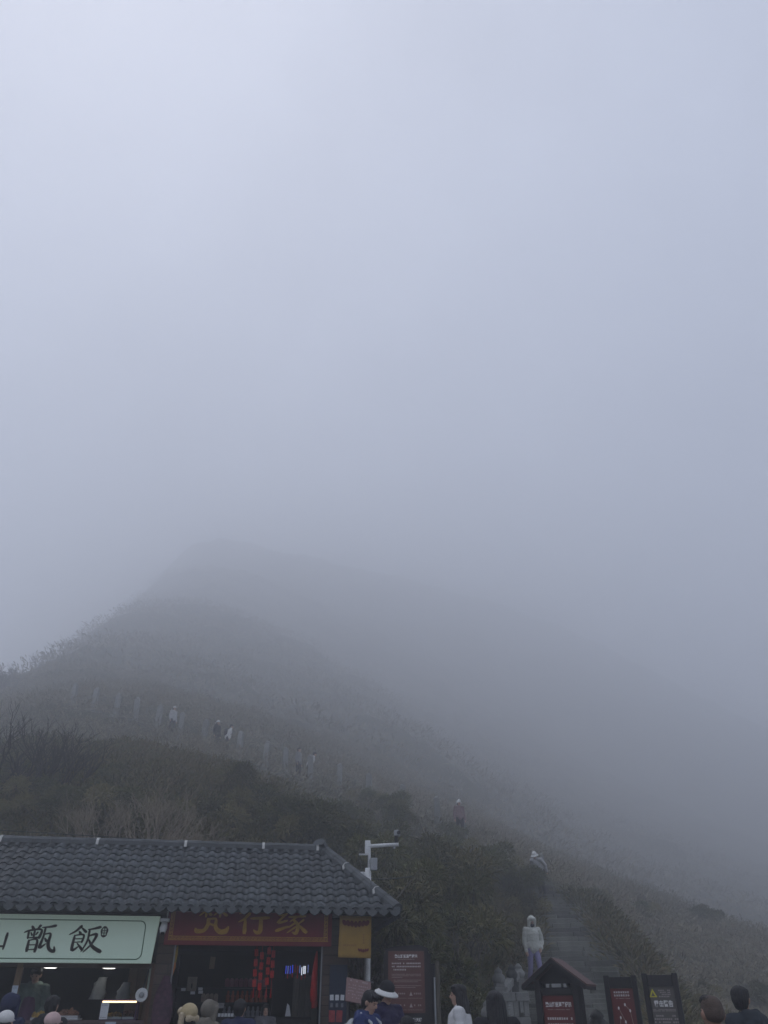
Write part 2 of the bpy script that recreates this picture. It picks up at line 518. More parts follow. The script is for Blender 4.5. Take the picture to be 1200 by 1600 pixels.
spots, extra = [], []
for r in range(10):
    s = r * 0.2 - 0.03
    xmax = XR - (XR - XH) * max(s, 0) / SL - 0.08
    k = 0
    x = XL + 0.12 + 0.1 * 0
    while x < xmax:
        spots.append((x, s))
        x += TWD
spots.sort(key=lambda p: -p[0])
n_parts = 0
bmx = MB()
base_tile_v = [v.co.copy() for v in TME.vertices]
base_tile_f = [tuple(p.vertices) for p in TME.polygons]
for x, s in spots:
    m = tile_matrix(x, s)
    if n_parts < 300:
        o = bpy.data.objects.new('roof_tile', TME)
        link(o, roof)
        o.matrix_local = m
        n_parts += 1
    else:
        bmx.add([m @ v for v in base_tile_v], base_tile_f)
# the hidden back and end slopes
PE = math.atan2(RZ - EZ, XR - XH)
for r in range(10):
    s = r * 0.2 - 0.03
    t = max(s, 0) / SL
    x = XL + 0.12
    while x < XR - (XR - XH) * t - 0.08:
        m = Matrix.Translation((0, 2 * RY, 0)) @ Matrix.Scale(-1, 4, (0, 1, 0)) @ tile_matrix(x, s)
        bmx.add([m @ v for v in base_tile_v], [q[::-1] for q in base_tile_f])
        x += TWD
for r in range(9):
    s = r * 0.2 - 0.03
    t = max(s, 0) / math.hypot(XR - XH, RZ - EZ)
    y = EY + 0.12 + (RY - EY) * t
    while y < 2 * RY - EY - (RY - EY) * t - 0.05:
        m = Matrix.Translation((XR - s * math.cos(PE), y, EZ + s * math.sin(PE) + 0.006)) @ Matrix.Rotation(R(90), 4, 'Z') @ Matrix.Rotation(PE, 4, 'X')
        bmx.add([m @ v for v in base_tile_v], base_tile_f)
        y += TWD
o = bmx.build('further_roof_tiles', M_TILE, roof)
o['kind'] = 'stuff'

# drip tiles along the eave: a disc closing the barrel and a pointed tongue hanging from the pan
def drip_mesh():
    mb = MB()
    disc = [(0.056 * math.cos(2 * math.pi * k / 12), 0.056 * math.sin(2 * math.pi * k / 12) + 0.012) for k in range(12)]
    mb.prism(disc, -0.016, 0.006)
    poly = [(-0.088, 0.028), (-0.092, -0.045), (-0.07, -0.088), (-0.036, -0.108), (0, -0.128), (0.036, -0.108), (0.07, -0.088), (0.092, -0.045), (0.088, 0.028)]
    mb.prism([(x + 0.1, z) for x, z in poly][::-1], -0.008, 0.012)
    me = mb.mesh('drip_tile')
    me.materials.append(M_TILE2)
    return me
DME = drip_mesh()
x = XL + 0.12
while x < XR - 0.1:
    o = bpy.data.objects.new('drip_tile', DME)
    link(o, roof)
    o.location = (x + random.uniform(-0.006, 0.006), EY - 0.038, EZ + 0.022 + random.uniform(-0.006, 0.006))
    o.rotation_euler = (R(-14) + random.uniform(-0.05, 0.05), random.uniform(-0.03, 0.03), random.uniform(-0.05, 0.05))
    x += TWD
me_r = MB()
y = EY + 0.1
while y < 2 * RY - EY:
    m = Matrix.Translation((XR + 0.035, y, EZ + 0.022)) @ Matrix.Rotation(R(90), 4, 'Z') @ Matrix.Rotation(R(-14), 4, 'X')
    me_r.add([m @ v.co for v in DME.vertices], [tuple(p.vertices) for p in DME.polygons])
    y += TWD
me_r.build('side_drip_tiles', M_TILE2, roof)['kind'] = 'stuff'

# ridge and hip cappings with white straps
def cap_mesh(L):
    prof = [(-0.13, -0.075), (-0.12, 0.0), (-0.075, 0.045), (0, 0.062), (0.075, 0.045), (0.12, 0.0), (0.13, -0.075)]
    v, f = [], []
    for t, g in ((0, 1.0), (L * 0.86, 0.97), (L * 0.87, 1.06), (L, 1.07)):
        v += [(a * g, t, b * g) for a, b in prof]
    n = len(prof)
    for i in range(3):
        for k in range(n - 1):
            f.append((i * n + k, i * n + k + 1, (i + 1) * n + k + 1, (i + 1) * n + k))
    f.append(tuple(range(n)))
    f.append(tuple(range(4 * n - 1, 3 * n - 1, -1)))
    me = bpy.data.meshes.new('ridge_tile')
    me.from_pydata(v, [], f)
    me.materials.append(M_TILE2)
    me.update()
    return me
CME = cap_mesh(0.36)
x = XH - 0.02
while x > XL - 0.1:
    o = bpy.data.objects.new('ridge_tile', CME)
    link(o, roof)
    o.location = (x, RY, RZ + 0.055 + random.uniform(-0.004, 0.004))
    o.rotation_euler = (0, random.uniform(-0.02, 0.02), R(90) + random.uniform(-0.012, 0.012))
    x -= 0.345
def hip(c0, c1):
    d = Vector(c1) - Vector(c0)
    n = int(d.length / 0.33)
    q = d.to_track_quat('Y', 'Z')
    for i in range(n + 1):
        o = bpy.data.objects.new('hip_tile', CME)
        link(o, roof)
        o.rotation_mode = 'QUATERNION'
        o.rotation_quaternion = q
        o.location = Vector(c0) + d * (i / (n + 0.6)) + Vector((0, 0, 0.06))
hip((XR, EY, EZ), (XH, RY, RZ))
hip((XR, 2 * RY - EY, EZ), (XH, RY, RZ))
STR = mat('white strap', (0.55, 0.55, 0.52), var=0.2, scale=9)
sm = MB()
for (xa, za), (xb, zb) in zip([(-0.15, -0.065), (-0.13, 0.012), (-0.08, 0.058)], [(-0.13, 0.012), (-0.08, 0.058), (0.02, 0.075)]):
    sm.add([(xa, -0.024, za), (xa, 0.024, za), (xb, 0.024, zb), (xb, -0.024, zb), (xa + 0.006, -0.024, za - 0.01), (xa + 0.006, 0.024, za - 0.01), (xb + 0.004, 0.024, zb - 0.01), (xb + 0.004, -0.024, zb - 0.01)],
           [(0, 3, 2, 1), (4, 5, 6, 7), (0, 4, 7, 3), (1, 2, 6, 5), (0, 1, 5, 4), (3, 7, 6, 2)])
SME = sm.mesh('strap')
SME.materials.append(STR)
for x in (-3.3, -1.55, 0.09, 1.58, 2.64):
    o = bpy.data.objects.new('strap', SME)
    link(o, roof)
    o.location = (x, RY, RZ + 0.05)
    o.rotation_euler = (0, 0, R(90))
hd = Vector((XR - XH, EY - RY, EZ - RZ))
for t in (0.36, 0.76):
    o = bpy.data.objects.new('strap', SME)
    link(o, roof)
    p = Vector((XH, RY, RZ)) + hd * t
    o.location = p + Vector((0, 0, 0.07))
    o.rotation_euler = (R(-28), R(0), math.atan2(hd.y, hd.x) + R(90))

# ------------------------------------------------------------------ lettering
def text(body, size, m, parent, loc, rot=(R(90), 0, 0), align='CENTER', bold=0.0, name='lettering', sx=1.0):
    c = bpy.data.curves.new(name, 'FONT')
    c.body = body
    c.size = size
    c.align_x = align
    c.align_y = 'CENTER'
    c.offset = bold
    c.resolution_u = 3
    t = bpy.data.objects.new(name, c)
    COL.objects.link(t)
    dg = bpy.context.evaluated_depsgraph_get()
    me = bpy.data.meshes.new_from_object(t.evaluated_get(dg))
    bpy.data.objects.remove(t)
    me.name = name
    me.materials.clear()
    me.materials.append(m)
    o = bpy.data.objects.new(name, me)
    o.location = loc
    o.rotation_euler = rot
    o.scale = (sx, 1, 1)
    return link(o, parent)

def brush(mb, strokes, x0, z0, w, h, y, wd=1.0):
    """brush strokes (x, y, width) on a unit square as thin tapered ribbons facing -y; each stroke a hair in front of the last"""
    for st in strokes:
        y -= 0.0007
        p = [Vector((a, b)) for a, b, _ in st]
        ws = [c for _, _, c in st]
        q, qw = [], []
        n = len(p)
        for i in range(n - 1):
            a, b, c, d = p[max(i - 1, 0)], p[i], p[i + 1], p[min(i + 2, n - 1)]
            for k in range(5):
                t = k / 5
                q.append(0.5 * ((2 * b) + (c - a) * t + (2 * a - 5 * b + 4 * c - d) * t * t + (3 * b - a - 3 * c + d) * t ** 3))
                qw.append(ws[i] + (ws[i + 1] - ws[i]) * t)
        q.append(p[-1])
        qw.append(ws[-1])
        vs, fs = [], []
        m = len(q)
        for i in range(m):
            d = (q[min(i + 1, m - 1)] - q[max(i - 1, 0)])
            d = d.normalized() if d.length > 1e-6 else Vector((1, 0))
            nn = Vector((-d.y, d.x)) * qw[i] * wd * 0.5
            e = d * (qw[i] * 0.35 * (-1 if i == 0 else 1 if i == m - 1 else 0))
            for sgn in (1, -1):
                pt = q[i] + nn * sgn * (0.6 if i in (0, m - 1) else 1) + e
                vs.append((x0 + pt.x * w, y, z0 + pt.y * h))
        for i in range(m - 1):
            fs.append((2 * i, 2 * i + 1, 2 * i + 3, 2 * i + 2))
        mb.add(vs, fs)

A_, B_, C_ = 0.10, 0.065, 0.035
GLY = {
 'zeng': [[(.14,.97,B_),(.22,.84,A_)], [(.44,1.0,A_),(.34,.84,C_)], [(-.1,.72,C_),(.08,.8,B_),(.5,.84,B_),(.47,.52,A_)], [(.06,.78,B_),(.07,.5,B_)], [(.07,.52,C_),(.47,.54,B_)], [(.27,.8,B_),(.27,.54,B_)],
          [(.14,.73,C_),(.2,.62,B_)], [(.39,.74,B_),(.33,.63,C_)], [(.13,.43,B_),(.13,.02,A_)], [(.13,.42,C_),(.42,.45,B_),(.42,.0,A_)], [(.14,.25,C_),(.41,.26,C_)], [(.13,.07,C_),(.42,.09,C_)],
          [(.52,.92,C_),(.78,.95,B_),(1.0,1.0,A_)], [(.64,.92,B_),(.62,.55,B_),(.56,.16,A_),(.76,.3,C_)], [(.64,.66,C_),(.86,.68,B_),(.84,.34,A_),(.92,.1,A_),(1.1,.02,A_),(1.08,.2,C_)], [(.68,.52,C_),(.77,.4,A_)]],
 'fan': [[(.3,1.0,A_),(.12,.8,B_),(-.1,.66,C_)], [(.3,.95,C_),(.5,.77,A_)], [(.24,.8,C_),(.3,.72,A_)], [(.11,.64,B_),(.1,.08,A_),(.32,.22,C_)], [(.11,.63,C_),(.43,.66,B_),(.41,.37,B_)], [(.12,.5,C_),(.41,.51,C_)],
         [(.12,.37,C_),(.41,.39,C_)], [(.24,.34,C_),(.48,.08,A_)], [(.56,.86,C_),(.76,.9,B_),(1.0,.97,A_)], [(.62,.86,B_),(.6,.42,B_),(.44,.02,C_)], [(.63,.62,C_),(.9,.68,A_),(.78,.32,B_),(.52,.0,C_)], [(.64,.5,C_),(.82,.22,A_),(1.14,.02,.13)]],
 'shan': [[(.1,.62,B_),(.12,.14,A_)], [(.12,.15,B_),(.9,.2,B_)], [(.5,1.0,A_),(.5,.18,B_)], [(.92,.68,A_),(.88,.08,B_)]],
 'fan2': [[(.02,.86,C_),(.46,.88,B_)], [(.26,1.0,B_),(.26,.6,B_)], [(.26,.84,B_),(.03,.64,C_)], [(.27,.82,C_),(.44,.68,A_)], [(.52,.86,C_),(1.0,.88,B_)], [(.76,1.0,B_),(.76,.6,B_)], [(.75,.84,B_),(.54,.66,C_)], [(.77,.82,C_),(1.0,.66,A_)],
          [(.36,.52,A_),(.36,.3,A_),(.24,.08,A_),(.0,.05,.13),(-.06,.16,C_)], [(.36,.5,B_),(.62,.52,B_),(.64,.22,A_),(.8,.04,.14),(1.0,.06,.15),(1.1,.24,C_)], [(.42,.34,B_),(.58,.27,B_)]],
 'xing': [[(.32,1.0,A_),(.16,.84,B_),(.0,.74,C_)], [(.36,.76,A_),(.18,.54,B_),(-.02,.42,C_)], [(.22,.54,B_),(.22,.0,.12)], [(.5,.84,B_),(.94,.86,A_)], [(.42,.56,B_),(1.06,.6,A_)], [(.78,.56,A_),(.78,.1,.12),(.66,.02,A_),(.54,.12,C_)]],
 'yuan': [[(.3,1.0,B_),(.08,.72,B_),(.32,.74,B_)], [(.38,.8,B_),(.04,.42,B_),(.38,.5,B_)], [(.0,.1,A_),(.42,.27,B_)], [(.62,1.0,B_),(.52,.8,B_)], [(.56,.86,C_),(.9,.88,B_),(.86,.68,B_)], [(.44,.64,B_),(1.04,.68,B_)],
          [(.72,.64,B_),(.48,.46,C_)], [(.6,.54,B_),(.78,.32,A_),(.72,.02,A_),(.58,.06,C_)], [(.66,.4,B_),(.42,.22,C_)], [(.7,.26,B_),(.4,.03,C_)], [(.98,.54,B_),(.8,.38,C_)], [(.78,.36,C_),(1.08,.06,.13)]],
}

def marks(x0, x1, z0, z1, rows, y, m, parent, cell=None, gaps=0.12, last=0.6, seed=1, name='small_print', fill=0.74):
    """rows of tiny stroke clusters too small to read, as printed text looks from far away"""
    rnd = random.Random(seed)
    mb = MB()
    rh = (z1 - z0) / rows
    cell = cell or rh * 0.7
    for r in range(rows):
        zc = z1 - (r + 0.5) * rh
        x = x0
        xe = x1 if r < rows - 1 else x0 + (x1 - x0) * last
        while x < xe - cell * 0.5:
            if rnd.random() > gaps:
                s = cell * fill
                k = rnd.randint(0, 3)
                t = s * 0.17
                for j in range(3):
                    zz = zc + s * (0.42 - 0.42 * j) * (0.9 if k else 0.7)
                    mb.add([(x, y, zz - t / 2), (x + s, y, zz - t / 2), (x + s, y, zz + t / 2), (x, y, zz + t / 2)], [(0, 1, 2, 3)])
                for j in range(1 + k % 2):
                    xx = x + s * (0.25 + 0.5 * rnd.random())
                    mb.add([(xx - t / 2, y - 0.0006, zc - s / 2), (xx + t / 2, y - 0.0006, zc - s / 2), (xx + t / 2, y - 0.0006, zc + s / 2), (xx - t / 2, y - 0.0006, zc + s / 2)], [(0, 1, 2, 3)])
            x += cell
    return mb.build(name, m, parent)

def round_rect(x0, z0, x1, z1, r, n=6):
    pts = []
    for cx, cz, a0 in ((x1 - r, z1 - r, 0), (x0 + r, z1 - r, 90), (x0 + r, z0 + r, 180), (x1 - r, z0 + r, 270)):
        for k in range(n + 1):
            a = R(a0 + 90 * k / n)
            pts.append((cx + r * math.cos(a), cz + r * math.sin(a)))
    return pts

# ------------------------------------------------------------------ green fascia sign of the food stall
g = empty('shop_sign', BW(-2.6, -0.12, 2.19), BA)
tag(g, 'pale green shop sign with black brush lettering above the food stall', 'sign')
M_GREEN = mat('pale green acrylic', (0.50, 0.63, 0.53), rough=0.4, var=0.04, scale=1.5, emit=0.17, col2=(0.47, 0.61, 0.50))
xo = -2.6
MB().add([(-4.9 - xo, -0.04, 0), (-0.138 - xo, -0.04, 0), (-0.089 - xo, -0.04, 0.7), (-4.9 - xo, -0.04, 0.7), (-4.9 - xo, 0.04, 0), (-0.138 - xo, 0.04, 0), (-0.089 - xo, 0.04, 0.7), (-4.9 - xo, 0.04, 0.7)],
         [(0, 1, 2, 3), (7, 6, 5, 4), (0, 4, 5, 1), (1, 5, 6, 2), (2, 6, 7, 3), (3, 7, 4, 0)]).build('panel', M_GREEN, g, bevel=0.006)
M_GLINE = mat('dark green line', (0.04, 0.12, 0.06), var=0.1)
a, b = round_rect(-4.7 - xo, 0.05, -0.3 - xo, 0.63, 0.1), round_rect(-4.685 - xo, 0.065, -0.315 - xo, 0.615, 0.088)
n = len(a)
MB().add([(x, -0.0445, z) for x, z in a] + [(x, -0.0445, z) for x, z in b], [(i, (i + 1) % n, n + (i + 1) % n, n + i) for i in range(n)]).build('border_line', M_GLINE, g)
M_INK = mat('black ink', (0.02, 0.016, 0.013), var=0.2)
for nm, x, w in (('zeng', -2.2, 0.44), ('fan', -1.48, 0.44), ('shan', -2.87, 0.40)):
    mb = MB()
    brush(mb, GLY[nm], x - xo, 0.155, w, 0.38, -0.046, 1.25)
    mb.build('brush_character', M_INK, g)
mb = MB()
mb.prism([(-0.968 - xo + 0.06 * math.cos(t) * (1 + 0.1 * math.sin(5 * t)), 0.455 + 0.085 * math.sin(t)) for t in [2 * math.pi * k / 16 for k in range(16)]][::-1], -0.047, -0.041)
mb.build('seal', M_INK, g)
marks(-1.0 - xo, -0.93 - xo, 0.40, 0.51, 3, -0.0485, M_GREEN, g, cell=0.036, gaps=0.0, last=1, seed=4)

# ------------------------------------------------------------------ red fascia sign of the souvenir stall
g = empty('shop_sign', BW(1.45, -0.05, 2.47), BA)
tag(g, 'dark red shop sign with gold lettering and a gold key pattern border', 'sign')
M_RSIGN = mat('dark red board', (0.16, 0.008, 0.014), rough=0.55, var=0.15, scale=3)
MB().box((-1.43, -0.03, 0), (1.425, 0.03, 0.64)).build('panel', M_RSIGN, g, bevel=0.006)
for nm, x in (('fan2', 0.55), ('xing', 1.25), ('yuan', 1.9)):
    mb = MB()
    brush(mb, GLY[nm], x - 1.45, 0.19, 0.48, 0.40, -0.032, 1.35)
    mb.build('gilt_character', M_GOLD, g)
mb = MB()
def key(x, z, along, s):
    """one unit of a Greek key, drawn along x or z"""
    t = s * 0.16
    segs = [((0, 0), (0, 1)), ((0, 1), (.8, 1)), ((.8, 1), (.8, .3)), ((.8, .3), (.4, .3)), ((.4, .3), (.4, .65)), ((0, 0), (1, 0))]
    for (a0, b0), (a1, b1) in segs:
        p0, p1 = ((x + a0 * s, z + b0 * s), (x + a1 * s, z + b1 * s)) if along == 'x' else ((x + b0 * s, z + a0 * s), (x + b1 * s, z + a1 * s))
        xa, xb = min(p0[0], p1[0]) - t / 2, max(p0[0], p1[0]) + t / 2
        za, zb = min(p0[1], p1[1]) - t / 2, max(p0[1], p1[1]) + t / 2
        yy = -0.0315 - (0.0004 if abs(xa - xb) > abs(za - zb) else 0.0)
        mb.add([(xa, yy, za), (xb, yy, za), (xb, yy, zb), (xa, yy, zb)], [(0, 1, 2, 3)])
x = -1.36
while x < 1.31:
    key(x, 0.075, 'x', 0.056)
    x += 0.062
z = 0.14
while z < 0.55:
    key(-1.36, z, 'z', 0.056)
    key(1.29, z, 'z', 0.056)
    z += 0.062
mb.build('key_pattern', M_GOLD, g)

# ------------------------------------------------------------------ yellow hanging banner at the corner
g = empty('hanging_banner', BW(3.27, -0.27, 2.30), BA + R(2))
tag(g, 'yellow cloth banner with red lotus motifs hanging under the corner of the roof', 'banner')
M_YEL = mat('ochre yellow cloth', (0.36, 0.22, 0.05), rough=0.85, var=0.12, scale=4)
vs, fs = [], []
for i in range(9):
    for j in range(11):
        x, z = -0.28 + 0.56 * i / 8 + (0.012 * (10 - j) / 10 * (-1 if i == 0 else 0)), 0.64 * j / 10
        vs.append((x, 0.012 * math.sin(i * 0.9 + 0.3) * (1 - j / 10) + 0.006 * math.sin(j * 0.8), z - 0.012 * (i / 8) * (1 - j / 10)))
for i in range(8):
    for j in range(10):
        fs.append((i * 11 + j, (i + 1) * 11 + j, (i + 1) * 11 + j + 1, i * 11 + j + 1))
mb = MB()
mb.add(vs, fs)
o = mb.build('cloth', M_YEL, g, smooth=True)
sd = o.modifiers.new('thick', 'SOLIDIFY')
sd.thickness = 0.006
M_MAROON = mat('maroon print', (0.13, 0.02, 0.02), var=0.25, scale=20)
M_MARO2 = mat('pale maroon print', (0.24, 0.11, 0.045), var=0.25, scale=20)
def petals(cx, cz, w, h, n, m, name):
    mb = MB()
    for k in range(n):
        t = -1 + 2 * k / (n - 1)
        c = (cx + t * w, cz + h * 0.25 * abs(t))
        pts = []
        for q in range(10):
            al = 2 * math.pi * q / 10
            ex, ez = w / n * 1.25 * math.cos(al), h * 0.55 * math.sin(al)
            rr = -t * 0.7
            pts.append((c[0] + ex * math.cos(rr) - ez * math.sin(rr), c[1] + ex * math.sin(rr) + ez * math.cos(rr)))
        y = -0.022 - 0.0007 * (k % 3)
        mb.add([(a_, y, b_) for a_, b_ in pts], [tuple(range(10))])
    mb.build(name, m, g)
petals(0.0, 0.50, 0.20, 0.095, 7, M_MAROON, 'lotus_print')
petals(0.14, 0.10, 0.075, 0.05, 5, M_MAROON, 'lotus_print')
marks(-0.22, 0.02, 0.16, 0.20, 1, -0.024, M_MARO2, g, cell=0.035, last=1)
marks(0.13, 0.165, 0.2, 0.36, 4, -0.024, M_MARO2, g, cell=0.035, last=1)
MB().tube([(-0.30, 0, 0.645), (0.30, 0, 0.645)], 0.012).build('rod', M_DARKWOOD, g)
MB().tube([(-0.27, 0, 0.65), (-0.27, 0.0, 1.2)], 0.004).build('cord', M_BLACK, g)
MB().tube([(0.27, 0, 0.65), (0.27, 0.0, 1.2)], 0.004).build('cord', M_BLACK, g)

# ------------------------------------------------------------------ white camera under the eave, between the two signs
g = empty('security_camera', BW(0.0, -0.2, 2.80), BA)
tag(g, 'small white bullet camera under the eave between the green and red signs', 'camera')
MB().tube([(0, 0.0, -0.02), (0, -0.06, -0.10), (0, -0.1, -0.17)], [0.05, 0.062, 0.045], 12).build('housing', M_WHITE, g, smooth=True)
MB().box((-0.075, -0.03, 0.0), (0.075, 0.09, 0.055)).build('bracket', M_WHITE, g, bevel=0.01)
MB().tube([(0, -0.1, -0.171), (0, -0.106, -0.182)], 0.034, 12).build('lens', M_BLACK, g)
MB().tube([(0.03, 0.06, 0.05), (0.03, 0.06, 0.2)], 0.012).build('arm', M_WHITE, g)

# ------------------------------------------------------------------ camera mast behind the corner of the shop
g = empty('camera_mast', (-0.32, 16.95, 0.0), 0)
tag(g, 'white camera mast with a long arm rising behind the corner of the shop roof', 'mast')
MB().tube([(0, 0, 0), (0, 0, 3.95)], 0.062, 14).build('pole', M_WHITE, g, smooth=True)
MB().tube([(0.02, 0, 3.9), (0.02, 0, 4.42)], 0.03, 10).build('upper_pole', M_WHITE, g, smooth=True)
MB().tube([(0.0, 0, 4.36), (0.62, -0.04, 4.39)], 0.036, 10).build('arm', M_WHITE, g, smooth=True)
MB().box((-0.07, -0.03, 4.22), (0.04, 0.03, 4.47)).build('bracket', M_WHITE, g, bevel=0.006)
MB().box((-0.19, -0.04, 4.195), (0.04, 0.04, 4.215)).build('bracket_plate', M_WHITE, g)
c = MB().obox((0.59, -0.04, 4.60), (0.10, 0.16, 0.11), (0, 0, R(-14))).build('camera_head', M_GREYM, g, bevel=0.012)
MB().tube([(0.615, -0.115, 4.60), (0.625, -0.15, 4.598)], 0.036, 12).build('lens', M_BLACK, c)
MB().tube([(0.57, -0.04, 4.42), (0.57, -0.04, 4.55)], 0.035, 10).build('camera_base', M_BLACK, g)
MB().tube([(0.53, -0.04, 4.36), (0.53, -0.04, 4.31)], 0.022, 8).build('knob', M_GREYM, g)
MB().box((0.045, -0.09, 3.90), (0.185, 0.02, 4.13)).build('junction_box', M_GREYM, g, bevel=0.01)
MB().box((-0.30, -0.1, 3.58), (-0.06, 0.06, 3.87)).build('control_box', M_WHITE, g, bevel=0.012)
MB().tube([(0.12, -0.03, 4.13), (0.12, -0.03, 4.28)], 0.006, 6).build('antenna', M_BLACK, g)
MB().tube([(0.1, 0.0, 3.7), (0.13, -0.02, 3.5), (0.1, 0, 3.35), (0.05, 0, 3.3)], 0.008, 6).build('cable', M_WHITE, g)
MB().tube([(-0.09, 0, 1.98), (0.12, 0, 1.98)], 0.012, 6).build('clamp', M_GREYM, g)
MB().tube([(0, 0, 1.96), (0, 0, 2.0)], 0.068, 14).build('collar', M_GREYM, g)

# loose black cable from the ridge to a stake in the bushes
pts = []
A0, B0 = Vector(BW(1.9, 0.9, 4.36)), Vector((0.62, 18.6, 4.02))
for i in range(15):
    t = i / 14
    p = A0.lerp(B0, t)
    p.z -= 0.5 * math.sin(math.pi * t) * 0.62
    pts.append(p)
o = MB().tube(pts, 0.011, 6).build('cable', M_BLACK)
tag(o, 'thin black cable sagging from the roof ridge past the camera mast', 'cable')
M_TWIG = mat('bare grey twig', (0.085, 0.075, 0.062), rough=0.9, var=0.35, scale=12, island=0.3)
o = MB().tube([(0.1, 18.5, 3.3), (0.32, 18.55, 3.62), (0.85, 18.62, 4.22)], [0.02, 0.017, 0.008], 6).build('stick', M_TWIG)
tag(o, 'bare leaning stick right of the camera mast above the roof corner', 'stick')
o = MB().tube([(-1.75, 19.6, 4.4), (-1.62, 19.62, 4.75), (-1.3, 19.66, 5.25)], [0.02, 0.016, 0.007], 6).build('stick', M_TWIG)
tag(o, 'bare slanting stick rising behind the right end of the roof ridge', 'stick')
o = MB().tube([BW(-4.6, 3.1, 4.78), BW(-2, 3.1, 4.70), BW(0.5, 3.1, 4.60), BW(2.6, 3.1, 4.56)], 0.009, 6).build('fence_wire', M_BLACK)
tag(o, 'thin dark wire strung along the bushes just above the roof ridge', 'wire')

# ------------------------------------------------------------------ tall brown notice board with dark panel below
M_BROWN = mat('brown notice panel', (0.11, 0.045, 0.038), rough=0.5, var=0.1, scale=3)
M_TXT = mat('white print', (0.70, 0.69, 0.67), var=0.05)
M_TXT2 = mat('dim white print', (0.42, 0.37, 0.35), var=0.05)
g = empty('notice_board', (0.355, 14.3, 0.0), R(-3))
tag(g, 'tall brown notice board with white print standing right of the shop', 'notice board')
MB().box((-0.36, 0.02, 0.03), (0.40, 0.1, 2.31)).prism([(-0.34, 2.31), (0.36, 2.31), (0.36, 2.38), (0.22, 2.43), (-0.20, 2.41), (-0.34, 2.37)][::-1], 0.02, 0.1).build('backing', M_DARKWOOD, g)
p = MB().box((-0.29, 0.0, 1.50), (0.29, 0.018, 2.34)).build('panel', M_BROWN, g, bevel=0.004)
p2 = MB().box((-0.16, 0.004, 0.95), (0.27, 0.018, 1.485)).build('distance_panel', mat('black panel', (0.012, 0.012, 0.014), rough=0.4, var=0.1), g)
text('登山游览温馨提示', 0.05, M_TXT, p, (0.0, -0.003, 2.265), bold=0.0012, sx=0.92)
marks(-0.13, 0.13, 2.215, 2.235, 1, -0.003, M_TXT2, p, cell=0.014, last=1)
marks(-0.23, 0.24, 2.06, 2.19, 3, -0.003, M_TXT, p, cell=0.026, gaps=0.1, last=0.5, seed=3)
marks(-0.23, 0.24, 1.965, 2.03, 3, -0.003, M_TXT2, p, cell=0.013, gaps=0.05, last=0.35, seed=5)
marks(-0.20, 0.24, 1.905, 1.95, 2, -0.003, M_TXT2, p, cell=0.013, gaps=0.05, last=0.9, seed=6)
marks(-0.23, 0.24, 1.83, 1.875, 2, -0.003, M_TXT2, p, cell=0.013, gaps=0.05, last=0.8, seed=7)
for k, (cx, cz) in enumerate(((-0.18, 1.755), (0.07, 1.755), (-0.18, 1.60), (0.07, 1.60))):
    mb = MB()
    mb.add([(cx - 0.025, -0.003, cz - 0.025), (cx + 0.025, -0.003, cz - 0.025), (cx, -0.003, cz + 0.03)], [(0, 1, 2)])
    mb.build('warning_icon', M_TXT2, p)
    marks(cx + 0.045, cx + 0.17, cz - 0.02, cz + 0.025, 1, -0.003, M_TXT2, p, cell=0.03, last=1, seed=9 + k)
    MB().add([(cx - 0.05, -0.0025, cz - 0.06), (cx + 0.18, -0.0025, cz - 0.06), (cx + 0.18, -0.0025, cz - 0.057), (cx - 0.05, -0.0025, cz - 0.057)], [(0, 1, 2, 3)]).build('rule_line', M_TXT2, p)
text('距离红云金顶天梯', 0.052, M_TXT, p2, (0.05, 0.0, 1.41), bold=0.0016, sx=0.88)
marks(-0.13, -0.03, 1.445, 1.475, 1, 0.0, M_TXT2, p2, cell=0.022, last=1, seed=2)
marks(-0.12, 0.22, 1.355, 1.375, 1, 0.0, M_TXT2, p2, cell=0.014, last=1, seed=8)
text('120m', 0.046, M_TXT, p2, (0.05, 0.0, 1.31), bold=0.0008)

o = empty('timber_post', (0.80, 14.35, 0.0), R(-8))
tag(o, 'plain dark post with a pale metal edge right of the tall notice board', 'post')
MB().box((-0.045, 0, 0.03), (0.02, 0.06, 2.17)).build('post', M_DARKWOOD, o, bevel=0.005)
MB().box((-0.006, -0.022, 0.03), (0.02, -0.002, 1.98)).build('metal_edge', M_GREYM, o)
MB().box((0.03, -0.01, 0.03), (0.085, 0.05, 2.20)).build('post', mat('weathered post', (0.10, 0.088, 0.07), rough=0.9, var=0.3, scale=6, stretch=(9, 9, 1)), o, bevel=0.006)

# small slanted board in front of the mast
g = empty('notice_board', (-0.37, 13.0, 0.0), R(16))
tag(g, 'small slanted mauve brown notice panel at the foot of the white mast', 'notice board')
pm = mat('mauve brown panel', (0.19, 0.115, 0.11), rough=0.45, var=0.1, scale=3)
p = MB().box((-0.185, -0.012, -0.16), (0.185, 0.012, 0.16)).build('panel', pm, g, bevel=0.004)
p.location = (0, 0, 1.76)
p.rotation_euler = (R(-24), R(9), 0)
marks(-0.13, 0.15, 0.115, 0.14, 1, -0.015, M_TXT2, p, cell=0.03, gaps=0.4, last=1, seed=2)
marks(-0.15, 0.16, -0.12, 0.09, 5, -0.015, M_TXT2, p, cell=0.03, gaps=0.25, last=0.6, seed=12, fill=0.5)
MB().tube([(-0.12, 0.08, 0.03), (-0.12, 0.06, 1.72)], 0.022, 8).build('leg', M_DARKWOOD, g)
MB().tube([(0.12, 0.08, 0.03), (0.12, 0.06, 1.72)], 0.022, 8).build('leg', M_DARKWOOD, g)

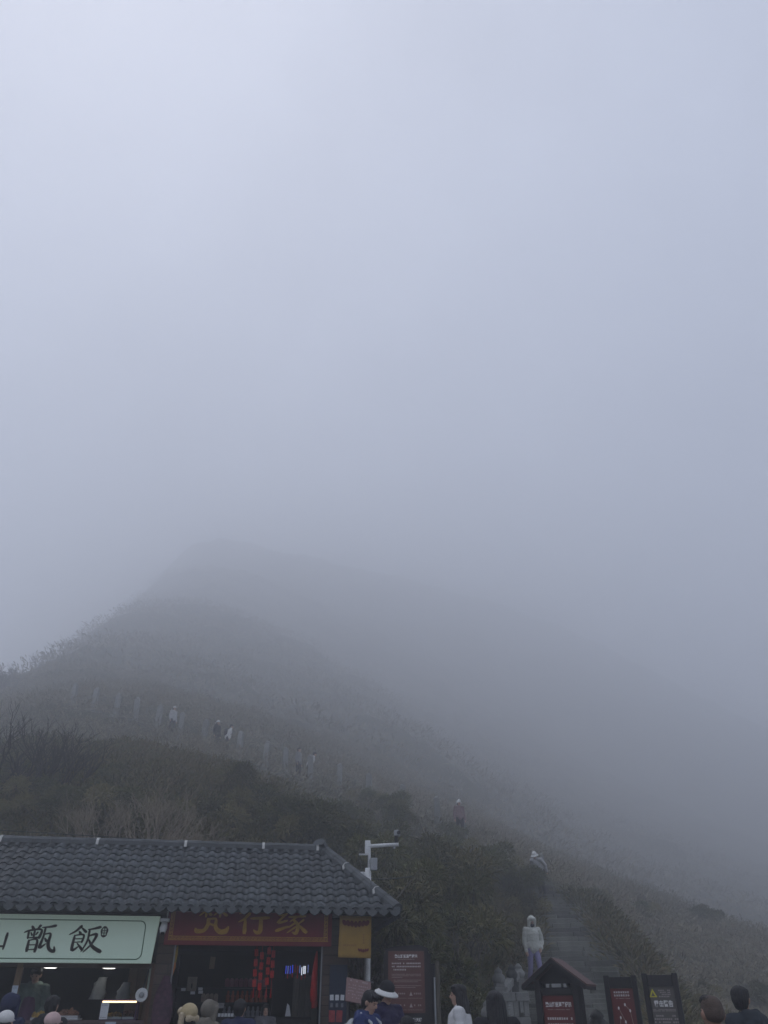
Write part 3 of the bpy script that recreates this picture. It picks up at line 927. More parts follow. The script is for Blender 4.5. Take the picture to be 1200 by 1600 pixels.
# ------------------------------------------------------------------ notice with a little gabled roof
M_REDP = mat('oxblood notice panel', (0.12, 0.022, 0.018), rough=0.5, var=0.12, scale=3)
M_ROOFB = mat('red brown roof board', (0.105, 0.05, 0.042), rough=0.6, col2=(0.07, 0.035, 0.03), scale=3, stretch=(6, 1, 6), bump=0.2)
g = empty('roofed_notice', (2.39, 12.5, 0.0), R(-27))
g.scale = (0.85, 0.9, 0.945)
tag(g, 'dark timber notice with a small gabled roof and a dark red printed panel', 'notice board')
for s in (-1, 1):
    MB().box((0.31 * s - 0.05, -0.06, 0.03), (0.31 * s + 0.05, 0.24, 2.0)).build('post', M_DARKWOOD, g, bevel=0.006)
MB().box((-0.255, 0.12, 0.7), (0.255, 0.16, 1.95)).build('backing', M_DARKWOOD, g)
MB().box((-0.255, -0.05, 1.81), (0.255, 0.11, 1.90)).build('rail', M_DARKWOOD, g, bevel=0.004)
MB().box((-0.255, -0.05, 0.62), (0.255, 0.11, 0.70)).build('rail', M_DARKWOOD, g, bevel=0.004)
p = MB().box((-0.255, -0.012, 0.705), (0.255, 0.01, 1.805)).build('panel', M_REDP, g)
for x0, x1 in ((-0.165, -0.115), (-0.07, 0.085), (0.125, 0.175)):
    MB().box((x0, -0.045, 1.905), (x1, 0.1, 1.95)).build('peep_block', mat('pale block', (0.34, 0.34, 0.34), var=0.1), g)
MB().prism([(-0.36, 1.952), (0.36, 1.952), (0.0, 2.20)][::-1], 0.0, 0.16).build('gable', M_DARKWOOD, g)
for s in (-1, 1):
    pts = [(0.0, 2.265), (0.53 * s, 1.925), (0.53 * s, 1.885), (0.5 * s, 1.872), (0.0, 2.205)]
    MB().prism(pts if s < 0 else pts[::-1], -0.2, -0.16).build('bargeboard', M_DARKWOOD, g)
    pts = [(0.0, 2.28), (0.54 * s, 1.94), (0.53 * s, 1.915), (0.0, 2.245)]
    MB().prism(pts if s < 0 else pts[::-1], -0.158 if s < 0 else -0.157, 0.42).build('roof_board', M_ROOFB, g)
    pts = [(0.46 * s, 1.975), (0.535 * s, 1.914), (0.53 * s, 1.872), (0.47 * s, 1.91)]
    MB().prism(pts if s < 0 else pts[::-1], -0.155, 0.4).build('eave_board', M_DARKWOOD, g)
text('登山游览温馨提示', 0.062, M_TXT, p, (0.0, -0.0155, 1.69), bold=0.002, sx=0.86)
marks(-0.18, 0.18, 1.62, 1.645, 1, -0.0155, M_TXT2, p, cell=0.014, last=1, seed=3)
marks(-0.20, 0.20, 1.20, 1.56, 5, -0.0155, M_TXT, p, cell=0.038, gaps=0.1, last=0.8, seed=21)

# ------------------------------------------------------------------ two framed notices
def framed(loc, rz, panel_m, w, top, label):
    g = empty('framed_notice', loc, rz)
    tag(g, label, 'notice board', 'framed notices right of the roofed board')
    for s in (-1, 1):
        MB().box((s * w - 0.034, -0.04, 0.03), (s * w + 0.034, 0.06, top)).build('post', M_DARKWOOD, g, bevel=0.006)
    MB().box((-w + 0.036, -0.03, top - 0.155), (w - 0.036, 0.05, top - 0.02)).build('rail', M_DARKWOOD, g, bevel=0.005)
    MB().box((-w + 0.036, -0.035, 0.5), (w - 0.036, 0.09, 0.6)).build('rail', M_DARKWOOD, g, bevel=0.005)
    p = MB().box((-w + 0.036, -0.012, 0.602), (w - 0.036, 0.03, top - 0.157)).build('panel', panel_m, g)
    return g, p
g, p = framed((3.33, 12.7, 0), R(-22), M_REDP, 0.19, 1.95, 'narrow dark framed notice with a red panel and a white route map')
marks(-0.11, 0.11, 1.69, 1.765, 2, -0.0155, M_TXT, p, cell=0.031, gaps=0, last=1, seed=31)
marks(-0.10, 0.11, 1.665, 1.682, 1, -0.0155, M_TXT2, p, cell=0.014, last=1, seed=32)
stops = [(0.02, 1.60), (-0.07, 1.56), (0.08, 1.53), (-0.06, 1.45), (-0.08, 1.34), (0.0, 1.40), (0.05, 1.30), (0.075, 1.27), (0.12, 1.16)]
for k, (x, z) in enumerate(stops):
    MB().ell((x, -0.014, z), (0.012, 0.004, 0.02), 8, 4).build('map_marker', M_TXT, p)
for a, b in ((1, 5), (5, 6), (6, 7), (7, 8), (2, 8), (0, 2), (3, 4)):
    (xa, za), (xb, zb) = stops[a], stops[b]
    MB().tube([(xa, -0.0135, za), (xb, -0.0135, zb)], 0.0025, 4).build('map_route', M_TXT2, p)
marks(-0.12, 0.06, 1.14, 1.16, 1, -0.0155, M_TXT2, p, cell=0.016, last=1, seed=33)
g, p = framed((3.80, 12.4, 0), R(-22), mat('grey brown panel', (0.085, 0.075, 0.068), rough=0.5, var=0.1, scale=3), 0.2, 1.965, 'dark framed notice with a grey panel and a yellow warning triangle')
M_YP = mat('yellow print', (0.55, 0.50, 0.03), var=0.05)
for q, yy, mm in ((0.052, -0.0150, M_YP), (0.026, -0.0157, mat('grey brown panel', (0, 0, 0)))):
    MB().add([(-0.12 - q, yy, 1.685 + (0.052 - q) * 0.45), (-0.12 + q, yy, 1.685 + (0.052 - q) * 0.45), (-0.12, yy, 1.685 + (0.052 - q) * 0.45 + q * 1.9)], [(0, 1, 2)]).build('warning_triangle', mm, p)
marks(-0.045, 0.11, 1.68, 1.775, 4, -0.0155, M_TXT2, p, cell=0.02, gaps=0.2, last=0.9, seed=41)
text('雷击警告', 0.078, M_TXT, p, (0.0, -0.0155, 1.605), bold=0.002, sx=0.8)
marks(-0.15, 0.15, 1.52, 1.55, 2, -0.0155, M_TXT2, p, cell=0.014, last=1, seed=42)
marks(-0.15, 0.15, 1.2, 1.49, 8, -0.0155, M_TXT2, p, cell=0.026, gaps=0.25, last=0.5, seed=43)

# ------------------------------------------------------------------ stone stairs, balustrade and the posts along the climbing path
def path_at(s):
    """point, direction and half width at distance s along the path (plan)"""
    acc = 0
    for a, b in zip(PATH[:-1], PATH[1:]):
        L = math.hypot(b[0] - a[0], b[1] - a[1])
        if acc + L >= s:
            t = (s - acc) / L
            return [a[i] + (b[i] - a[i]) * t for i in range(4)], math.atan2(b[1] - a[1], b[0] - a[0])
        acc += L
    return list(PATH[-1]), math.atan2(PATH[-1][1] - PATH[-2][1], PATH[-1][0] - PATH[-2][0])
PLEN = sum(math.hypot(b[0] - a[0], b[1] - a[1]) for a, b in zip(PATH[:-1], PATH[1:]))
stairs = empty('stone_path', (PATH[0][0], PATH[0][1], 0))
stairs['kind'] = 'structure'
S_ORIGIN = Vector((PATH[0][0], PATH[0][1], 0))
s = 0.2
rnd = random.Random(11)
z_prev = -1
while s < PLEN - 0.3:
    (x, y, z, hw), ang = path_at(s)
    cuts = [-hw + rnd.uniform(-0.12, 0.08)]
    for k in range(rnd.choice((1, 2, 2))):
        cuts.append(-hw + 2 * hw * (k + 1) / 3 + rnd.uniform(-0.25, 0.25))
    cuts.append(hw + rnd.uniform(-0.08, 0.15))
    M0 = Matrix.Translation(Vector((x, y, z)) - S_ORIGIN) @ Matrix.Rotation(ang, 4, 'Z')
    for c0, c1 in zip(cuts[:-1], cuts[1:]):
        f0, f1 = rnd.uniform(-0.03, 0.03), rnd.uniform(-0.03, 0.03)
        t = rnd.uniform(-0.018, 0.018)
        mb = MB()
        a0, a1 = c0 + 0.008, c1 - 0.008
        vs = [(-0.26 + f0, a0, -0.32), (0.27, a0, -0.32), (0.27, a1, -0.32), (-0.26 + f1, a1, -0.32), (-0.25 + f0, a0, t), (0.27, a0, t), (0.27, a1, t + f1 * 0.4), (-0.25 + f1, a1, t + f1 * 0.4)]
        mb.add(vs, [(0, 3, 2, 1), (4, 5, 6, 7), (0, 1, 5, 4), (1, 2, 6, 5), (2, 3, 7, 6), (3, 0, 4, 7)])
        o = mb.build('step_slab', M_STEP, stairs, bevel=0.02)
        o.matrix_local = M0 @ Matrix.Translation((0, 0, 0.02)) @ Matrix.Rotation(rnd.uniform(-0.012, 0.012), 4, 'Z')
    s += 0.43

def post_mesh(h, r, bud=True):
    mb = MB().box((-r, -r, 0), (r, r, h))
    mb.box((-r * 1.12, -r * 1.12, h + 0.001), (r * 1.12, r * 1.12, h + 0.05))
    me = mb.mesh('shaft')
    return me
def bud_mesh(r):
    prof = [(r * 0.8, 0.0), (r * 0.95, 0.03), (r * 1.1, 0.09), (r * 1.0, 0.14), (r * 0.72, 0.18), (r * 0.62, 0.20), (r * 0.74, 0.22), (r * 0.5, 0.27), (r * 0.1, 0.31)]
    mb = MB()
    seg = 16
    vs, fs = [], []
    for rr, z in prof:
        for k in range(seg):
            a = 2 * math.pi * k / seg
            f = 1 + (0.10 * math.cos(8 * a) if z < 0.19 else 0)
            vs.append((rr * f * math.cos(a), rr * f * math.sin(a), z))
    for i in range(len(prof) - 1):
        for k in range(seg):
            fs.append((i * seg + k, i * seg + (k + 1) % seg, (i + 1) * seg + (k + 1) % seg, (i + 1) * seg + k))
    fs.append(tuple(range(seg - 1, -1, -1)))
    fs.append(tuple((len(prof) - 1) * seg + k for k in range(seg)))
    mb.add(vs, fs)
    return mb.mesh('lotus_cap', True)
def baluster_post(loc, h, r, m, label, rz=0.0):
    g = empty('baluster_post', loc, rz)
    tag(g, label, 'stone post', 'carved posts at the foot of the stairs')
    me = post_mesh(h, r)
    me.materials.append(m)
    link(bpy.data.objects.new('shaft', me), g)
    mb = MB().box((-r * 0.8, -r * 0.8, h + 0.052), (r * 0.8, r * 0.8, h + 0.11))
    mb.build('collar', m, g, bevel=0.01)
    me = bud_mesh(r * 1.05)
    me.materials.append(m)
    o = link(bpy.data.objects.new('lotus_cap', me), g)
    o.location = (0, 0, h + 0.11)
    return g
M_DSTONE = mat('dark weathered stone', (0.07, 0.07, 0.068), rough=0.9, col2=(0.035, 0.036, 0.035), scale=7, bump=0.5, bscale=30)
baluster_post((1.92, 17.0, 0.35), 0.94, 0.11, M_STONE, 'stone post with a lotus cap behind the black haired woman, nearest the shop', R(10))
baluster_post((2.55, 20.0, 1.0), 0.93, 0.125, M_STONE, 'stone post with a fluted lotus cap at the left of the stairs', R(10))
baluster_post((3.3, 22.0, 1.5), 0.60, 0.13, M_STONE, 'stone post with a lotus cap half hidden by the little notice roof', R(10))
baluster_post((3.02, 21.2, 1.3), 0.75, 0.11, M_DSTONE, 'darker slim stone post between the two pale lotus capped posts', R(10))
baluster_post((3.03, 13.1, 0.03), 1.10, 0.13, M_DSTONE, 'dark stone post with a bud cap between the roofed notice and red framed notice', R(-20))
def balustrade(a, b, label):
    a, b = Vector(a), Vector(b)
    d = b - a
    ang = math.atan2(d.y, d.x)
    g = empty('stone_balustrade', a, ang)
    tag(g, label, 'balustrade')
    L = math.hypot(d.x, d.y)
    sl = d.z / L
    def slab(x0, x1, z0, z1, t, name):
        vs = [(x0, -t, z0 + x0 * sl), (x1, -t, z0 + x1 * sl), (x1, t, z0 + x1 * sl), (x0, t, z0 + x0 * sl), (x0, -t, z1 + x0 * sl), (x1, -t, z1 + x1 * sl), (x1, t, z1 + x1 * sl), (x0, t, z1 + x0 * sl)]
        MB().add(vs, [(0, 3, 2, 1), (4, 5, 6, 7), (0, 1, 5, 4), (1, 2, 6, 5), (2, 3, 7, 6), (3, 0, 4, 7)]).build(name, M_STONE, g, bevel=0.012)
    slab(0, L * 0.49, 0.70, 0.86, 0.085, 'rail_block')
    slab(L * 0.51, L, 0.70, 0.86, 0.085, 'rail_block')
    slab(0, L, 0.0, 0.42, 0.055, 'panel')
    for t in (0.12, 0.5, 0.88):
        slab(L * t - 0.05, L * t + 0.05, 0.421, 0.699, 0.045, 'baluster')
balustrade((2.0, 17.2, 0.42), (2.48, 19.8, 1.0), 'pale stone balustrade with a blocky rail left of the stairs')
balustrade((2.62, 20.2, 1.1), (3.22, 21.85, 1.5), 'further stretch of pale stone balustrade behind the little notice roof')
balustrade((2.46, 19.0, 1.0), (3.02, 19.0, 1.0), 'short pale stone rail across the foot of the stairs, left of the roofed notice')

# posts of the railing along the upper path
def rail_post(x, y, z, h, r):
    g = empty('railing_post', (x, y, z), rnd.uniform(-0.3, 0.3))
    tag(g, 'pale square stone railing post beside the misty upper path', 'railing post', 'posts along the upper path')
    MB().box((-r, -r, -0.3), (r, r, h)).build('shaft', M_STONE, g, bevel=0.015)
    MB().lathe([(r * 1.1, h + 0.001), (r * 1.15, h + 0.05), (r * 0.9, h + 0.1), (r * 0.2, h + 0.16)], seg=8).build('cap', M_STONE, g)
    g.rotation_euler[0], g.rotation_euler[1] = rnd.uniform(-0.05, 0.05), rnd.uniform(-0.05, 0.05)
def along(xq):
    """path height, y at a given x on the upper stretch"""
    for a, b in zip(PATH[:-1], PATH[1:]):
        if min(a[0], b[0]) <= xq <= max(a[0], b[0]) and a[1] > 36:
            t = (xq - a[0]) / (b[0] - a[0])
            return a[1] + (b[1] - a[1]) * t, a[2] + (b[2] - a[2]) * t
for xq in (-19.2, -17.6, -16.0, -14.6, -13.1, -11.6, -10.1, -8.0, -6.5, -5.4, -4.0, -2.5, -1.0, 0.6, 2.2):
    yy, zz = along(xq)
    rail_post(xq + 0.25, yy - 1.0, zz - 0.05, 1.15, 0.13)
for sq in (18.9, 23.3):
    (x, y, z, hw), ang = path_at(sq)
    rail_post(x + math.cos(ang - R(90)) * (hw * 0.4), y + math.sin(ang - R(90)) * (hw + 0.1), z - 0.05, 1.1, 0.085)

# ------------------------------------------------------------------ vegetation
M_SCRUB = mat('olive scrub leaf', (0.095, 0.096, 0.018), rough=0.7, col2=(0.026, 0.034, 0.009), scale=0.9, island=0.35, tone=(0.19, 0.135, 0.06), spec=0.25, detail=3)
M_SHRUB = mat('dark bamboo leaf', (0.085, 0.096, 0.020), rough=0.6, col2=(0.018, 0.030, 0.009), scale=1.6, island=0.4, tone=(0.19, 0.16, 0.06), spec=0.3, detail=3, objvar=0.4)

def blades(base, direc, length, width, droop, rng, tone, lift=0.35):
    """narrow pointed two-piece leaves: base (n,3), direction (n,3) unit"""
    n = len(base)
    side = np.cross(direc, rng.normal(size=(n, 3)))
    side /= np.linalg.norm(side, axis=1)[:, None] + 1e-9
    L = length[:, None]
    W = width[:, None] * 0.5
    mid = base + direc * L * 0.55
    tip = base + direc * L + np.c_[np.zeros(n), np.zeros(n), -droop * length]
    mid = mid + np.c_[np.zeros(n), np.zeros(n), -droop * length * 0.15]
    v = np.stack([base, mid - side * W, tip, mid + side * W], 1).reshape(-1, 3)
    f = np.arange(4 * n).reshape(n, 4)
    return v, f, np.repeat(tone, 4)

def unit(a):
    return a / (np.linalg.norm(a, axis=1)[:, None] + 1e-9)

def scrub(name, n_clump, region, per, rad, ln, wd, seed, hmax, label, keep=None, straw=0.35, tall=None, m=None):
    rng = np.random.default_rng(seed)
    x0, x1, y0, y1 = region
    cx, cy = rng.uniform(x0, x1, n_clump * 3), rng.uniform(y0, y1, n_clump * 3)
    ok = np.ones(len(cx), bool)
    d, pz_, pw = path_info(cx, cy)
    ok &= d > pw + np.where(cy < 25.5, 0.3, -0.3)
    # keep clear of the building, the mast, notices and the plaza
    lx = (cx - BO.x) * math.cos(BA) + (cy - BO.y) * math.sin(BA)
    ly = -(cx - BO.x) * math.sin(BA) + (cy - BO.y) * math.cos(BA)
    ok &= ~((lx < 4.6) & (ly < 3.2))
    ok &= cy > 16.6
    if keep is not None:
        ok &= keep(cx, cy)
    # only what can be seen from near the camera's place
    cz = ground_h(cx, cy)
    zc = cy * math.cos(R(33)) + (cz - 1.5) * math.sin(R(33))
    ok &= np.abs(cx / zc) < 0.58
    cx, cy, cz = cx[ok][:n_clump], cy[ok][:n_clump], cz[ok][:n_clump]
    mm = m or M_SCRUB
    m = len(cx)
    h = hmax * (0.45 + 0.75 * vnoise(cx * 0.5, cy * 0.5, 6)) * rng.uniform(0.7, 1.15, m)
    if tall is not None:
        h = h * tall(cx, cy)
    tone_c = np.clip(straw * 1.5 * vnoise(cx * 0.35, cy * 0.35, 12) + rng.normal(0, 0.12, m), 0, 1)
    idx = np.repeat(np.arange(m), per)
    n = len(idx)
    a = rng.uniform(0, 2 * math.pi, n)
    rr = rad * np.sqrt(rng.uniform(0, 1, n))
    t = rng.uniform(0.0, 1.0, n) ** 0.8
    base = np.c_[cx[idx] + rr * np.cos(a), cy[idx] + rr * np.sin(a), cz[idx] + h[idx] * t * (1 - 0.35 * (rr / rad) ** 2)]
    dirv = unit(np.c_[np.cos(a) * 0.8, np.sin(a) * 0.8, 0.25 + 1.1 * t] + rng.normal(0, 0.45, (n, 3)))
    tone = np.clip(tone_c[idx] + rng.normal(0, 0.15, n) + 0.15 * (1 - t), 0, 1)
    v, f, c = blades(base, dirv, ln * rng.uniform(0.6, 1.4, n), wd * rng.uniform(0.7, 1.3, n), 0.25, rng, tone)
    o = mesh_np(name, v, f, mm, cols=c)
    tag(o, label, None, kind='stuff')
    return o

near_keep = lambda x, y: (y > 17.5)
tallf = lambda x, y: 1.0 - 0.5 * sstep(2, 6, x)
M_HAZEGRASS = mat('haze pale grass', (0.20, 0.18, 0.13), rough=0.8, col2=(0.10, 0.10, 0.07), scale=0.6, island=0.35, tone=(0.26, 0.225, 0.16), spec=0.2, detail=3)  # the paleness of fog is put into the leaf colour of the farther slopes
scrub('hillside_scrub', 5000, (-17, 9, 17.6, 33), 30, 0.42, 0.30, 0.042, 21, 0.85, 'olive scrub and bamboo grass covering the near hillside', near_keep, 0.30, tallf)
scrub('right_slope_grass', 3800, (6, 34, 17.0, 62), 22, 0.40, 0.28, 0.026, 22, 0.30, 'short grass coloured pale as haze over the misty right hand slope', None, 0.8, None, M_HAZEGRASS)
scrub('upper_scrub', 9000, (-42, 34, 33, 84), 20, 0.8, 0.34, 0.05, 23, 0.8, 'grass and scrub coloured pale as haze along and above the climbing path', None, 0.5, None, M_HAZEGRASS)
scrub('far_scrub', 8000, (-110, 90, 78, 260), 18, 2.2, 0.95, 0.17, 24, 1.9, 'scrub coloured pale as haze on the mountain flank fading into the fog', None, 0.4, None, M_HAZEGRASS)

# --- single shrubs
def leafy_mesh(seed, w, h, n, ln=0.2, wd=0.026, name='foliage', straw=0.2, lobes=9):
    rng = np.random.default_rng(seed)
    lc = np.c_[rng.normal(0, w * 0.42, lobes), rng.normal(0, w * 0.42, lobes), h * rng.uniform(0.35, 0.88, lobes)]
    lr = w * rng.uniform(0.28, 0.5, lobes)
    i = rng.integers(0, lobes, n)
    d = unit(rng.normal(size=(n, 3)))
    d[:, 2] = np.where(d[:, 2] < -0.3, -d[:, 2], d[:, 2])
    r = lr[i] * rng.uniform(0.25, 1.12, n) ** 0.6
    base = lc[i] + d * r[:, None]
    base[:, 2] = np.maximum(base[:, 2], 0.02)
    dirv = unit(d * 0.8 + rng.normal(0, 0.55, (n, 3)) + np.array([0, 0, 0.35]))
    tone = np.clip(straw * rng.uniform(0, 1.6, lobes)[i] + rng.normal(0, 0.15, n), 0, 1)
    v, f, c = blades(base, dirv, ln * rng.uniform(0.6, 1.35, n), wd * rng.uniform(0.7, 1.3, n), 0.35, rng, tone)
    me_o = mesh_np(name, v, f, M_SHRUB, cols=c)
    me = me_o.data
    bpy.data.objects.remove(me_o)
    mb = MB()
    for k in range(lobes):
        a = Vector((rng.normal(0, 0.06), rng.normal(0, 0.06), -0.25))
        b = Vector(lc[k])
        m_ = a.lerp(b, 0.5) + Vector((rng.normal(0, 0.08), rng.normal(0, 0.08), 0.05))
        mb.tube([a, m_, b, b + (b - m_) * 0.7], [0.026, 0.018, 0.011, 0.004], 5, cap=False)
    ms = mb.mesh('stems')
    ms.materials.append(M_TWIG)
    return me, ms

def bare_mesh(seed, h, n_stem=14, spread=0.55, depth=4, r0=0.027):
    rnd = random.Random(seed)
    mb = MB()
    def grow(p, d, L, r, lev):
        q = p + d * L * 0.5 + Vector((rnd.gauss(0, .05), rnd.gauss(0, .05), rnd.gauss(0, .03))) * L
        e = p + d * L + Vector((rnd.gauss(0, .08), rnd.gauss(0, .08), 0.06)) * L
        mb.tube([p, q, e], [r, r * 0.85, r * 0.62], 4 if lev < 2 else 3, cap=False)
        if lev < depth:
            for _ in range(rnd.choice((2, 2, 3))):
                s = rnd.uniform(0.45, 1.0)
                st = p.lerp(e, s) if s < 0.9 else e
                nd = (d + Vector((rnd.gauss(0, .42), rnd.gauss(0, .42), rnd.gauss(0.18, .25)))).normalized()
                grow(st, nd, L * rnd.uniform(0.55, 0.8), r * 0.62, lev + 1)
    for k in range(n_stem):
        a = rnd.uniform(0, 6.28)
        rr = spread * math.sqrt(rnd.random())
        d = Vector((math.cos(a) * rr * 0.9, math.sin(a) * rr * 0.9, 1)).normalized()
        grow(Vector((math.cos(a) * rr * 0.5, math.sin(a) * rr * 0.5, -0.15)), d, h * rnd.uniform(0.3, 0.42), r0, 0)
    me = mb.mesh('branches')
    return me

LEAFY = [leafy_mesh(31, 1.0, 1.5, 5000, 0.23, 0.032), leafy_mesh(32, 1.2, 1.9, 6000, 0.25, 0.034, straw=0.4), leafy_mesh(33, 0.8, 2.2, 5600, 0.27, 0.030, straw=0.25), leafy_mesh(34, 1.1, 1.2, 5000, 0.23, 0.032, straw=0.65)]
BARE = [bare_mesh(41, 2.0, 14, 0.8), bare_mesh(42, 1.5, 2, 0.9), bare_mesh(43, 1.2, 12, 0.6)]
M_TWIG_D = mat('dark bare twig', (0.024, 0.020, 0.018), rough=0.9, var=0.35, scale=12)
M_TWIG_P = mat('pale dead twig', (0.25, 0.205, 0.15), rough=0.9, var=0.4, scale=9)
BARE[1] = bare_mesh(42, 1.5, 16, 1.0, 5, 0.020)
for me, m in zip(BARE, (M_TWIG_D, M_TWIG_P, M_TWIG)):
    me.materials.append(m)
def gz(x, y):
    return float(ground_h(np.array([x]), np.array([y]))[0])
def shrub(kind, x, y, s, label, group, dz=0.0, rz=None):
    g = empty('shrub', (x, y, gz(x, y) + dz), random.uniform(0, 6.28) if rz is None else rz)
    g.scale = (s, s, s * random.uniform(0.9, 1.1))
    tag(g, label, 'shrub', group)
    a, b = LEAFY[kind]
    link(bpy.data.objects.new('foliage', a), g)
    link(bpy.data.objects.new('stems', b), g)
def bare(kind, x, y, s, label, group=None, dz=0.0, m=None):
    g = empty('bare_shrub', (x, y, gz(x, y) + dz), random.uniform(0, 6.28))
    g.scale = (s, s, s)
    tag(g, label, 'bare shrub', group)
    o = link(bpy.data.objects.new('branches', BARE[kind]), g)
    if m:
        o.material_slots[0].link = 'OBJECT'
        o.material_slots[0].material = m
random.seed(17)
GB = 'leafy shrubs on the bank behind the shop'
for k in range(26):
    x = -13.2 + 12.6 * (k + random.uniform(-0.3, 0.3)) / 25
    y = 24.2 + random.uniform(-1.2, 1.2) + 0.12 * (x + 13)
    shrub(random.choice((0, 1, 3, 3)), x, y, random.choice((0.4, 0.55, 0.75, 0.9)), 'olive leafy shrub on the crest of the bank behind the shop', GB)
for k in range(16):
    x = -11.5 + 12.6 * (k + random.uniform(-0.3, 0.3)) / 15
    y = 21.3 + random.uniform(-0.9, 0.9)
    shrub(random.choice((0, 2, 3)), x, y, random.uniform(0.45, 0.8), 'dark leafy shrub low on the bank just above the roof ridge', 'dark shrubs above the roof')
GS = 'bamboo bushes left of the stairs'
for x, y, s, kd in ((1.35, 18.3, 0.85, 0), (0.9, 18.9, 1.0, 2), (0.2, 18.9, 1.0, 2), (1.7, 20.2, 0.95, 1), (1.0, 20.8, 1.1, 2), (0.1, 20.8, 1.05, 1), (1.9, 22.0, 1.0, 2), (1.5, 22.6, 1.1, 1), (0.5, 22.8, 1.05, 0), (-0.6, 21.8, 1.0, 2),
                      (2.1, 24.4, 1.0, 1), (1.8, 25.0, 1.05, 2), (0.7, 25.6, 0.95, 0), (2.9, 26.8, 0.95, 2), (1.9, 27.8, 0.95, 1), (3.4, 29.2, 0.95, 0), (1.9, 30.6, 0.95, 3), (0.3, 29.0, 0.9, 1), (2.6, 33.0, 0.85, 3), (0.6, 34.4, 0.85, 1), (-1.2, 31.8, 0.8, 0), (4.2, 31.0, 0.8, 2), (5.15, 31.3, 0.75, 0), (5.2, 30.0, 0.6, 3), (4.6, 28.6, 0.55, 3), (4.5, 33.4, 0.7, 3), (3.0, 35.4, 0.6, 0), (-0.6, 37.0, 0.8, 3),
                      (-1.4, 24.8, 0.85, 2), (-0.5, 19.4, 1.0, 2)):
    shrub(kd, x, y, s, 'bamboo bush on the slope left of the stone stairs', GS)
for x, y, s, kd in ((8.2, 25, 0.4, 3), (11, 31, 0.5, 3), (14, 34, 0.5, 0), (9.0, 37, 0.6, 1), (12.5, 42, 0.7, 3), (18, 48, 0.8, 0)):
    shrub(kd, x, y, s, 'low shrub on the misty slope right of the stairs', 'shrubs right of the stairs')
bare(0, -11.0, 24.2, 1.4, 'large dark bare branched shrub at the left edge above the roof', dz=0.75)
bare(0, -9.9, 24.4, 1.2, 'smaller dark bare shrub right of the large one above the roof', dz=0.75)
bare(0, -12.0, 23.8, 1.35, 'dark bare shrub cut by the left edge of the picture', dz=0.75)
bare(1, -7.6, 22.0, 1.1, 'pale dead shrub left of the middle of the bank above the roof', dz=0.75)
bare(1, -6.3, 22.2, 1.2, 'pale dead twiggy shrub in the middle of the bank above the roof', dz=0.75)
bare(1, -8.8, 21.2, 0.9, 'low pale dead shrub just over the roof ridge at the left', dz=0.7)
bare(1, -5.1, 21.6, 1.0, 'low pale dead shrub just over the roof ridge in the middle', dz=0.7)
bare(2, 1.5, 19.0, 1.3, 'grey leafless branches among the bamboo left of the stairs', dz=0.9)
bare(2, -0.2, 18.9, 1.2, 'grey leafless branches behind the camera mast', dz=0.6)
for k, (x, y) in enumerate(((-37.2, 72), (-38.2, 74), (-40.2, 80), (-43, 88), (-36.5, 69), (-45.0, 95))):
    bare(1, x, y, 1.5 + 0.2 * (k % 2), 'leafless shrub standing out on the far ridge line at the left', 'bare shrubs on the ridge line', m=M_TWIG_D)

# ------------------------------------------------------------------ inside the food stall
M_LED = mat('lit white lamp', (1.0, 0.97, 0.92), emit=5.0, var=0.0)
M_WARM = mat('lit warm strip', (1.0, 0.72, 0.38), emit=4.5, var=0.0)
for x, lab in ((-1.955, 'round lit ceiling lamp over the left part of the food stall'), (-0.96, 'round lit ceiling lamp nearer the loudspeaker horn')):
    g = empty('ceiling_lamp', BW(x, 1.0, 2.215), BA)
    tag(g, lab, 'lamp', 'lamps in the food stall')
    MB().lathe([(0.125, 0.0), (0.13, -0.02), (0.118, -0.045), (0.112, -0.045)], seg=20).build('rim', M_WHITE, g)
    MB().lathe([(0.111, -0.03), (0.111, -0.05), (0.07, -0.058), (0.0, -0.06)], seg=20).build('diffuser', M_LED, g)

M_PURP = mat('purple case frame', (0.07, 0.035, 0.085), var=0.15)
M_GLASS = bpy.data.materials.new('clear glass')
M_GLASS.use_nodes = True
_b = M_GLASS.node_tree.nodes['Principled BSDF']
_b.inputs['Transmission Weight'].default_value = 1.0
_b.inputs['Roughness'].default_value = 0.03
_b.inputs['IOR'].default_value = 1.1
_b.inputs['Base Color'].default_value = (0.85, 0.9, 0.9, 1)
g = empty('display_case', BW(-0.58, 0.34, 1.40), BA)
tag(g, 'purple framed glass food case with a warm light strip on the counter', 'display case')
for sx in (-0.29, 0.27):
    for sy in (-0.17, 0.15):
        MB().box((sx, sy, 0), (sx + 0.022, sy + 0.022, 0.27)).build('upright', M_PURP, g)
MB().box((-0.292, -0.172, 0.272), (0.294, 0.174, 0.29)).build('top_plate', M_PURP, g)
MB().box((-0.27, -0.185, 0.245), (0.27, -0.174, 0.268)).build('light_strip', M_WARM, g)
MB().box((-0.265, -0.166, 0.01), (0.265, -0.161, 0.24)).build('front_pane', M_GLASS, g)
MB().box((-0.292, -0.172, 0.001), (0.294, 0.174, 0.012)).build('base_plate', M_PURP, g)

